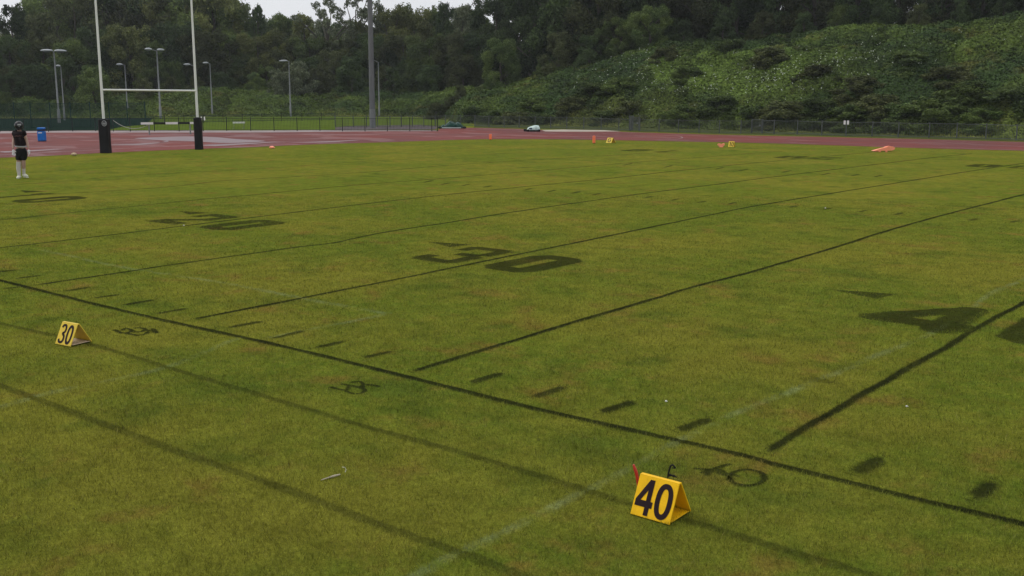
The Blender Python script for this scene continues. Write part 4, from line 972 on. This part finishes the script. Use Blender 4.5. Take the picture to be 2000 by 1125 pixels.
# ------------------------------------------------------------------ sideline number boards
def glyph_mesh(b, g, cx, cz, w_, h_, P, th):
    """thin raised print; P(x,z,off) maps face coordinates to space"""
    def quad_strip(A, B):
        n = len(A)
        vs = [P(*a, th) for a in A]+[P(*q, th) for q in B]+[P(*a, 0) for a in A]+[P(*q, 0) for q in B]
        fs = []
        for i in range(n-1):
            fs += [(i, i+1, n+i+1, n+i), (i, 2*n+i, 2*n+i+1, i+1), (n+i, n+i+1, 3*n+i+1, 3*n+i)]
        fs += [(0, n, 3*n, 2*n), (n-1, 3*n-1, 4*n-1, 2*n-1)]
        b.add(vs, fs)
    def ell(x0, z0, rx, rz, tx, tz, a0=0, a1=360, n=28):
        A, B = [], []
        for k in range(n+1):
            t = math.radians(a0+(a1-a0)*k/n); c_, s_ = math.cos(t), math.sin(t)
            e_ = .86; c_ = math.copysign(abs(c_)**e_, c_); s_ = math.copysign(abs(s_)**e_, s_)
            A.append((cx+(x0+rx*c_)*w_, cz+(z0+rz*s_)*h_)); B.append((cx+(x0+(rx-tx)*c_)*w_, cz+(z0+(rz-tz)*s_)*h_))
        quad_strip(A, B)
    def bar_(x0, z0, x1, z1): quad_strip([(cx+x0*w_, cz+z0*h_), (cx+x1*w_, cz+z0*h_)], [(cx+x0*w_, cz+z1*h_), (cx+x1*w_, cz+z1*h_)])
    if g == '0': ell(0, 0, .48, .5, .27, .15)
    elif g == '4':
        bar_(.10, -.5, .36, .5); bar_(-.50, -.28, .098, -.10); bar_(.362, -.28, .5, -.10)
        quad_strip([(cx-.50*w_, cz-.10*h_), (cx+.098*w_, cz+.5*h_)], [(cx-.22*w_, cz-.10*h_), (cx+.098*w_, cz+.20*h_)])
    elif g == '3':
        ell(-.02, .245, .44, .255, .25, .115, -95, 165, 18); ell(-.02, -.235, .48, .265, .26, .12, -170, 88, 18); bar_(-.12, -.045, .10, .075)
    elif g == '1': bar_(-.02, -.5, .28, .5); quad_strip([(cx-.3*w_, cz+.25*h_), (cx-.03*w_, cz+.5*h_)], [(cx-.3*w_, cz+.38*h_), (cx-.03*w_, cz+.38*h_)])
    elif g == 'G': ell(0, 0, .48, .5, .24, .14, 40, 340, 24); bar_(.05, -.14, .5, .04)
def board(BL, BR, BK, ytop, text, label, mat, lining, gw, gh, dark_side=None, reverse=False):
    """A-shaped vinyl board. BL, BR: feet of the printed face; BK: back foot under BR"""
    BL, BR, BK = Vector(BL), Vector(BR), Vector(BK); o0 = (BL+BR)/2; e = empty('yard_marker_board', o0)
    tag(e, label, 'yard marker')
    W = (BR-BL); w_ = W.length; X_ = W.normalized(); nrm = Vector((X_.y, -X_.x, 0))
    if nrm.dot(Vector((CX, CY, 0))-Vector((BL.x, BL.y, 0))) < 0: nrm = -nrm
    depth = abs((BK-BR).dot(-nrm)); depth = max(depth, w_*.8); Y_ = -nrm
    mid = BR+Y_*depth*.42; H = height_at(mid, ytop)
    l0 = BL-o0; ridge = Y_*(depth*.42); rt = .014*(w_/.33)
    def panel(name, b0, b1, t0, t1, th, m_, parent):
        n = (b1-b0).cross(t0-b0).normalized()*th; b = MB(); vs = [b0, b1, t1, t0, b0+n, b1+n, t1+n, t0+n]
        b.add(vs, [(0,1,2,3),(7,6,5,4),(4,5,1,0),(5,6,2,1),(6,7,3,2),(7,4,0,3)]); return b.build(name, m_, parent, bevel=.003)
    up = Vector((0, 0, 1)); z0 = up*.006; b0 = l0+z0; b1 = BR-o0+z0
    t0 = l0+ridge+up*H; t1 = BR-o0+ridge+up*H; th = .012*(w_/.33)
    front = panel('front_panel', b0, b1, t0, t1, th, mat, e)
    k0 = l0+Y_*depth+z0; k1 = BR-o0+Y_*depth+z0
    panel('back_panel', k1, k0, t1+Y_*rt, t0+Y_*rt, th, mat, e)
    b = MB(); nf = (b1-b0).cross(t0-b0).normalized()
    b.bar(t0+Y_*rt*.5+up*.002, t1+Y_*rt*.5+up*.002, rt*2.6, rt*.9); b.build('ridge_fold', mat, e, bevel=.003)
    q0 = l0+Y_*th*2+up*.018; q1 = BR-o0+Y_*th*2+up*.018; panel('floor_panel', q0, q1, q0+Y_*(depth-th*4), q1+Y_*(depth-th*4), .006, lining, e)
    xdir = X_; zdir = (t0-b0); hh = zdir.length; zdir.normalize(); org = b0+X_*(w_/2)+zdir*(hh*.49)
    nf = xdir.cross(zdir)
    if nf.dot(nrm) < 0: nf = -nf
    side = th if (b1-b0).cross(t0-b0).normalized().dot(nf) > 0 else 0
    P = lambda x, z, off: org+xdir*x+zdir*z+nf*(side+.0015+off)
    b = MB(); n = len(text)
    for k, g in enumerate(text):
        c = (k-(n-1)/2)*gw*1.08*w_*(1 if n > 1 else 1); glyph_mesh(b, g, c, 0, gw*w_, gh*hh, P, .0015)
    b.build('printed_number' if n > 1 else 'printed_letter', M_INK, front)
    return e, w_, H
BL, BR, BK = at(1232.2, 1005), at(1308.7, 1027.2), at(1348.8, 1001.5)
bd, w40, h40 = board(BL, BR, BK, 946, '40', 'bright yellow A-shaped yard marker reading 40', M_YEL, M_YEL, .435, .88)
BL, BR, BK = at(108.9, 672.4), at(138.7, 678.2), at(180.9, 668.9)
board(BL, BR, BK, 634, '30', 'yellow A-shaped yard marker reading 30 with a beige floor', M_YELD, M_BEIGE, .40, .88)
BL, BR = at(1183.5, 279.2), at(1194, 279.7); board(BL, BR, BR+(BR-BL).cross(Vector((0, 0, -1))), 269.5, 'G', 'small yellow yard marker reading G across the pitch', M_YELD, M_YELD, .62, .76)
BL, BR = at(1422, 287.2), at(1433, 287.5); board(BL, BR, BR+(BR-BL).cross(Vector((0, 0, -1))), 276.5, '10', 'small yellow yard marker reading 10 across the pitch', M_YELD, M_YELD, .42, .76)

# red handle stick and black clip behind the 40 board
p = at(1247, 985); e = empty('chain_marker_stake', p); tag(e, 'bent red padded stake leaning just behind the 40 board', 'marker stake')
def up_at(col, row, base):     # point above the ground, at base's distance, in the photo's direction
    d = _f+_r2*((col-1000)/F)-_u2*((row-562.5)/F); fl = (Vector((base.x, base.y, 0))-Vector((CX, CY, 0))).length; k = fl/math.hypot(d.x, d.y)
    return Vector((CX+d.x*k, CY+d.y*k, CH+d.z*k))
A = [up_at(x, y, p)-p for x, y in ((1238, 909), (1239.5, 914), (1243, 924), (1245.5, 938), (1247, 952))]
b = MB(); b.tube(A, [.009, .013, .014, .013, .011], 12); b.ball(A[0], (.010, .010, .010), 10, 7); b.build('red_grip', M_RED, e)
b = MB(); b.tube([A[-1], up_at(1248, 968, p)-p, (0, 0, -.02)], [.006, .005, .004], 8); b.build('spike', M_FENCED, e)
b = MB(); q = up_at(1237, 984, p)-p; b.tube([(0, 0, .02), (-.02, -.01, .012), q], [.004, .004, .003], 6); b.build('chain_end', M_RED, e)
p = at(1303, 937); e = empty('chain_clip', p); tag(e, 'black bracket-shaped clip stuck in the turf behind the 40 board', 'clip')
g_ = lambda x, y: up_at(x, y, p)-p
b = MB(); b.tube([(0, 0, -.01), g_(1306, 922), g_(1310, 909)], [.007, .008, .008], 8); b.build('stem', M_BLK, e)
b = MB(); b.tube([g_(1309, 910), g_(1314, 908), g_(1319.5, 914)], [.008, .009, .006], 8); b.tube([g_(1319.5, 914), g_(1312, 914)], [.006, .004], 6); b.build('hook', M_BLK, e)
b = MB(); b.tube([g_(1305, 926), g_(1313, 929), g_(1322, 932)], [.010, .009, .006], 8); b.tube([g_(1305, 930), g_(1318, 928)], .006, 6); b.build('foot_bar', M_BLK, e)
pts = [at(x, y, .012) for x, y in ((627, 937.5), (640, 933.5), (652, 930), (665, 926.5))]
b = MB(); b.tube(pts, [.004, .007, .012, .006], 7); tag(b.build('dry_stick', M_STICK), 'pale dry stick lying on the grass near the viewer', 'stick')
b = MB(); b.tube([at(x, y, .01) for x, y in ((668, 912), (674, 913), (676, 918), (674, 922))], .002, 5); tag(b.build('feather', M_WHITE), 'tiny curled white feather beside the dry stick', 'feather')
for x, y, lb in ((1771, 795, 'white scrap lying on the grass inside the 40 yard line'), (1301, 785, 'tiny white scrap beside a short dark dash'), (1612, 407, 'tiny pale scrap among the middle dashes of the pitch'), (359, 441, 'tiny white scrap on the line through the 20')):
    p = at(x, y); b = MB(); s_ = .012 if y > 700 else .016; b.ball((p.x, p.y, s_*.7), (s_*1.3, s_, s_*.8), 8, 6, fn=lambda d: 1+.3*math.sin(7*d.x+3*d.y)); tag(b.build('paper_scrap', M_WHITE), lb, 'litter')

# ------------------------------------------------------------------ pylons and orange things
def pylon(base, ytop, label):
    p = at(*base); h = height_at(p, ytop); e = empty('end_zone_pylon', p, math.atan2(_r2.y, _r2.x)); tag(e, label, 'pylon'); wd = .085
    b = MB(); b.box((-wd, -wd, .02), (wd, wd, h)); b.build('foam_column', M_ORANGE, e, bevel=.03)
    b = MB(); b.box((-wd*1.02, -wd*1.02, h*.80), (wd*1.02, wd*1.02, h*.84)); b.build('band', M_SALMON, e)
    b = MB(); b.box((-wd*.9, -wd*.9, -.01), (wd*.9, wd*.9, .02)); b.build('foot', M_RUB, e)
pylon((958,273.2), 261.8, 'orange upright pylon at the back corner, nearest the covered trolley')
pylon((1160,280.2), 265.3, 'orange upright pylon beside the G marker')
def crumple(name, mat, label, cat, base, pts, th, seed=0):
    """thin folded soft object: outline in metres (u along view right, v up) given real thickness"""
    p = at(*base); e = empty(name, p, math.atan2(_r2.y, _r2.x)); tag(e, label, cat)
    b = MB(); n = len(pts); rnd = random.Random(seed)
    F_ = [(u_, -th+rnd.uniform(-.02, .02), v) for u_, v in pts]; B_ = [(u_*.96, th+rnd.uniform(-.03, .03), max(.01, v*.8)) for u_, v in pts]
    b.add(F_+B_, [tuple(range(n)), tuple(range(2*n-1, n-1, -1))]+[(i, n+i, n+(i+1) % n, (i+1) % n) for i in range(n)]); b.build('folded_body', mat, e, bevel=.012)
    return e
p = at(1724, 296.5); mpp = mpp_at(p)
def shape(L_, cx, cy): return [((x-cx)*mpp, (cy-y)*mpp) for x, y in L_]
e = crumple('practice_shield', M_SALMON, 'long sun-bleached orange shield lying at the pitch edge', 'tackle shield', (1724, 296.5),
        shape([(1703,294.5),(1708,295.6),(1716,294.2),(1726,294.0),(1738,293.6),(1743,292),(1745,288.2),(1741,286),(1735,285),(1731,284.2),(1728,286.6),(1722,288),(1712,291)], 1724, 296.5), .26)
b = MB(); b.box((.06, -.30, 0), (.15, -.2, .10)); b.box((-.30, -.28, .01), (-.2, -.2, .08)); b.build('strap', M_SALMON, e)
p = at(1408, 287.2); mpp = mpp_at(p)
e = crumple('fallen_pylon', M_SALMON, 'orange pylon knocked over beside the 10 marker', 'pylon', (1408, 287.4), shape([(1402,283.2),(1401,280.6),(1404,279.6),(1408,281.2),(1412,279.6),(1415,280.8),(1414,283.6),(1411,286.6),(1405,286.8)], 1408, 287.4), .1, 3)
b = MB(); b.box((-.10, -.13, .0), (.10, .05, .05)); b.build('foot', M_SALMON, e)
p = at(531, 290); b = MB(); b.ball((p.x, p.y, .06), (.20, .12, .07), 12, 8, fn=lambda d: 1+.25*math.sin(6*d.x+2)); tag(b.build('orange_disc_cone', M_SALMON), 'flattened orange marker lying where the track meets the grass', 'marker')
p = at(145, 304); b = MB(); b.ball((p.x, p.y, .07), (.15, .11, .08), 12, 8, fn=lambda d: 1+.3*math.sin(5*d.x+1)*math.cos(3*d.y)); tag(b.build('pale_marker', M_BEIGE), 'pale cream marker on the track edge between player and goal', 'marker')

# ------------------------------------------------------------------ the player
P0 = at(41, 348.3); mpp = mpp_at(P0)*1.006
pl = empty('person', P0, math.atan2(_r2.y, _r2.x)); tag(pl, 'player in black helmet, dark jersey and white gloves standing on the grass', 'person')
def U(x, y, v=0.): return Vector(((x-41)*mpp+(348.3-y)*mpp*.082, v*.9, (348.3-y)*mpp*1.03))
def skin(name, pts, edges, mat, parent, sub=2, root=0):
    me = bpy.data.meshes.new(name); me.from_pydata([p[0] for p in pts], edges, []); me.update(); o = link(name, me, mat, parent)
    md = o.modifiers.new('skin', 'SKIN'); md.use_smooth_shade = True; sv = me.skin_vertices[0].data
    for i, p in enumerate(pts):
        r = p[1]; sv[i].radius = r if isinstance(r, tuple) else (r, r); sv[i].use_root = (i == root)
    s_ = o.modifiers.new('sub', 'SUBSURF'); s_.levels = sub; s_.render_levels = sub; return o
k = 1.0
B = [(U(40.5,289), (.15*k,.11*k)), (U(39.8,280), (.13*k,.10*k)), (U(39,272), (.15*k,.11*k)), (U(38,265.5,.0), (.14*k,.10*k)), (U(38,262), .075*k), (U(38.4,257), .07*k), (U(38.8,251,-.02), (.115*k,.13*k)), (U(38.8,245,-.01), (.11*k,.12*k)),
     (U(29.3,265), .085*k), (U(27.3,274,.02), .058*k), (U(28.6,284,-.12), .048*k), (U(31.0,292.5,-.22), .036*k),
     (U(47.5,265.5), .082*k), (U(51.2,276,.03), .055*k), (U(54.5,286,.0), .046*k), (U(57,293.5,-.04), .034*k),
     (U(37.5,299), .115*k), (U(37.3,311,-.03), .088*k), (U(37.2,319,-.03), .070*k), (U(36.3,329,.0), .066*k), (U(37.0,341,.02), .042*k), (U(37.2,345.5,.02), .045*k), (U(38.2,346.8,-.16), .035*k),
     (U(44.0,299,.04), .115*k), (U(44.6,311,.05), .085*k), (U(44.7,318.5,.05), .085*k), (U(44.0,328,.10), .080*k), (U(43.6,338,.14), .042*k), (U(44.2,343,.14), .045*k), (U(50.5,344.8,.08), .033*k)]
E_ = [(0,1),(1,2),(2,3),(3,4),(4,5),(5,6),(6,7),(3,8),(8,9),(9,10),(10,11),(3,12),(12,13),(13,14),(14,15),(0,16),(16,17),(17,18),(18,19),(19,20),(20,21),(21,22),(0,23),(23,24),(24,25),(25,26),(26,27),(27,28),(28,29)]
body = skin('body', B, E_, M_SKIN, pl)
g1 = 1.12
J = [(U(40.7,289.5), (.235*k,.20*k)), (U(40.2,284), (.235*k,.20*k)), (U(39.8,278), (.23*k,.20*k)), (U(39,271), (.25*k,.22*k)), (U(38,265.5), (.22*k,.19*k)), (U(38,262.3), .105*k), (U(30,264.5), .14*k), (U(25.8,269,.02), .105*k), (U(46.5,265), .135*k), (U(50,270.8,.02), .095*k)]
skin('jersey', J, [(0,1),(1,2),(2,3),(3,4),(4,5),(4,6),(6,7),(4,8),(8,9)], M_JERS, pl)
Sh = [(U(40.6,289.0), (.225*k,.19*k)), (U(41,297,.02), (.235*k,.20*k)), (U(37.2,304,-.02), .15*k), (U(37.2,316.5,-.03), .14*k), (U(44.6,304,.04), .165*k), (U(45.0,316.5,.05), .15*k)]
skin('shorts', Sh, [(0,1),(1,2),(2,3),(1,4),(4,5)], M_SHORT, pl)
b = MB(); b.tube([U(40.4,287.2), U(40.4,289.2)], [.232, .232], 18, squash=.84); b.build('belt', M_LOGO, pl)
def sock(a, m_, c, r, mat=M_SOCK): b = MB(); b.tube([a, m_, c], r, 12); return b.build('sock', mat, pl)
sock(U(37.3,317,-.03), U(36.4,329,0), U(37.1,344,.02), [.082, .080, .056]); sock(U(44.5,330,.09), U(43.8,336,.13), U(44.1,341.5,.14), [.062, .056, .052])
for a, c, hgt in ((U(37.0,345.2,.06), U(38.3,347.2,-.20), .062), (U(43.2,342.6,.16), U(53.2,345.2,.04), .058)):
    b = MB(); m_ = a.lerp(c, .45); b.tube([a, m_, a.lerp(c, .85), c], [.068, .064, .052, .028], 12); s_ = b.build('boot', M_SHOE, pl)
    b = MB(); b.bar(Vector((a.x, a.y, a.z-.06)), Vector((c.x, c.y, c.z-.035)), .10, .02); b.build('sole', M_SHOE, s_)
def hand(w_, dirv, palm_n, name='glove'):
    dirv = dirv.normalized(); sd_ = dirv.cross(palm_n).normalized(); pts = [(w_, .038), (w_+dirv*.06, (.050, .026)), (w_+dirv*.12, (.052, .024))]; ed = [(0,1),(1,2)]
    for i, (off, ln) in enumerate(((-.040, .085), (-.013, .10), (.014, .095), (.040, .075))):
        b0 = w_+dirv*.12+sd_*off; n_ = len(pts); pts += [(b0+dirv*.03+sd_*off*.15, .015), (b0+dirv*(.03+ln*.5)+palm_n*.012+sd_*off*.25, .013), (b0+dirv*(.02+ln)+palm_n*.035+sd_*off*.3, .011)]; ed += [(2, n_), (n_, n_+1), (n_+1, n_+2)]
    n_ = len(pts); pts += [(w_+dirv*.06-sd_*.058+palm_n*.01, .018), (w_+dirv*.105-sd_*.085+palm_n*.025, .014)]; ed += [(1, n_), (n_, n_+1)]
    return skin(name, pts, ed, M_GLOVE, pl, 1)
hand(U(31.2,293.5,-.23), U(33.4,305,-.27)-U(31.2,293.5,-.23), Vector((.6, -.8, 0)).normalized()); hand(U(57.1,294,-.04), U(58.2,304,-.05)-U(57.1,294,-.04), Vector((-.9, -.4, 0)).normalized())
hc = U(37.4,250.0,.0); b = MB()
def hel(d):
    f = 1.0
    if d.z < -.45: f *= .93
    return f
b.ball(hc, (.150, .175, .168), 20, 14, hel); helmet = b.build('helmet', M_HELM, pl)
fdir = Vector((.5, -.86, 0)).normalized(); sdv = Vector((fdir.y, -fdir.x, 0))
b = MB()
for dz, w_, out_ in ((-.055, .13, .175), (-.10, .12, .20), (-.145, .10, .19)):
    arc = [hc+fdir*(out_*math.cos(t))+sdv*(w_*1.1*math.sin(t))+Vector((0, 0, dz)) for t in [math.radians(a) for a in range(-75, 76, 15)]]; b.tube(arc, .012, 6)
for s_ in (-.05, .05): b.tube([hc+fdir*.175+sdv*s_+Vector((0, 0, -.045)), hc+fdir*.20+sdv*s_+Vector((0, 0, -.10)), hc+fdir*.19+sdv*s_+Vector((0, 0, -.15))], .011, 6)
b.build('face_mask', M_BLK, helmet)
b = MB(); c = hc+fdir*.160+Vector((0, 0, .04)); b.bar(c-sdv*.06, c+sdv*.06, .02, .05); b.build('front_badge', M_LOGO, helmet)
b = MB(); c = hc+Vector((-.01, -.19, -.03)); b.tube([hc+Vector((-.11, -.115, .03)), hc+Vector((.0, -.165, .0)), hc+Vector((.09, -.14, -.03))], .010, 6); b.build('side_stripe', M_LOGO, helmet)
b = MB(); c = U(40.5, 270.5, -.225)
for i in range(5): q = c+Vector((-.11+i*.05, -.01, .012*(i % 2))); b.bar(q, q+Vector((.03, 0, .05)), .012, .02)
b.build('chest_lettering', simple('dull_red_print', (.10, .035, .035), .7), pl)

# ------------------------------------------------------------------ damp air
m = bpy.data.materials.new('damp_air'); m.use_nodes = True; t_ = m.node_tree; t_.nodes.clear()
o_ = t_.nodes.new('ShaderNodeOutputMaterial'); v_ = t_.nodes.new('ShaderNodeVolumePrincipled'); v_.inputs['Density'].default_value = .00024
v_.inputs['Color'].default_value = (.86, .90, .95, 1); v_.inputs['Anisotropy'].default_value = .2; t_.links.new(v_.outputs[0], o_.inputs['Volume'])
b = MB(); b.box((-260, -60, -1.0), (260, 330, 45)); tag(b.build('haze', m), 'thin rain haze over the pitch and wood', 'haze', kind='stuff')
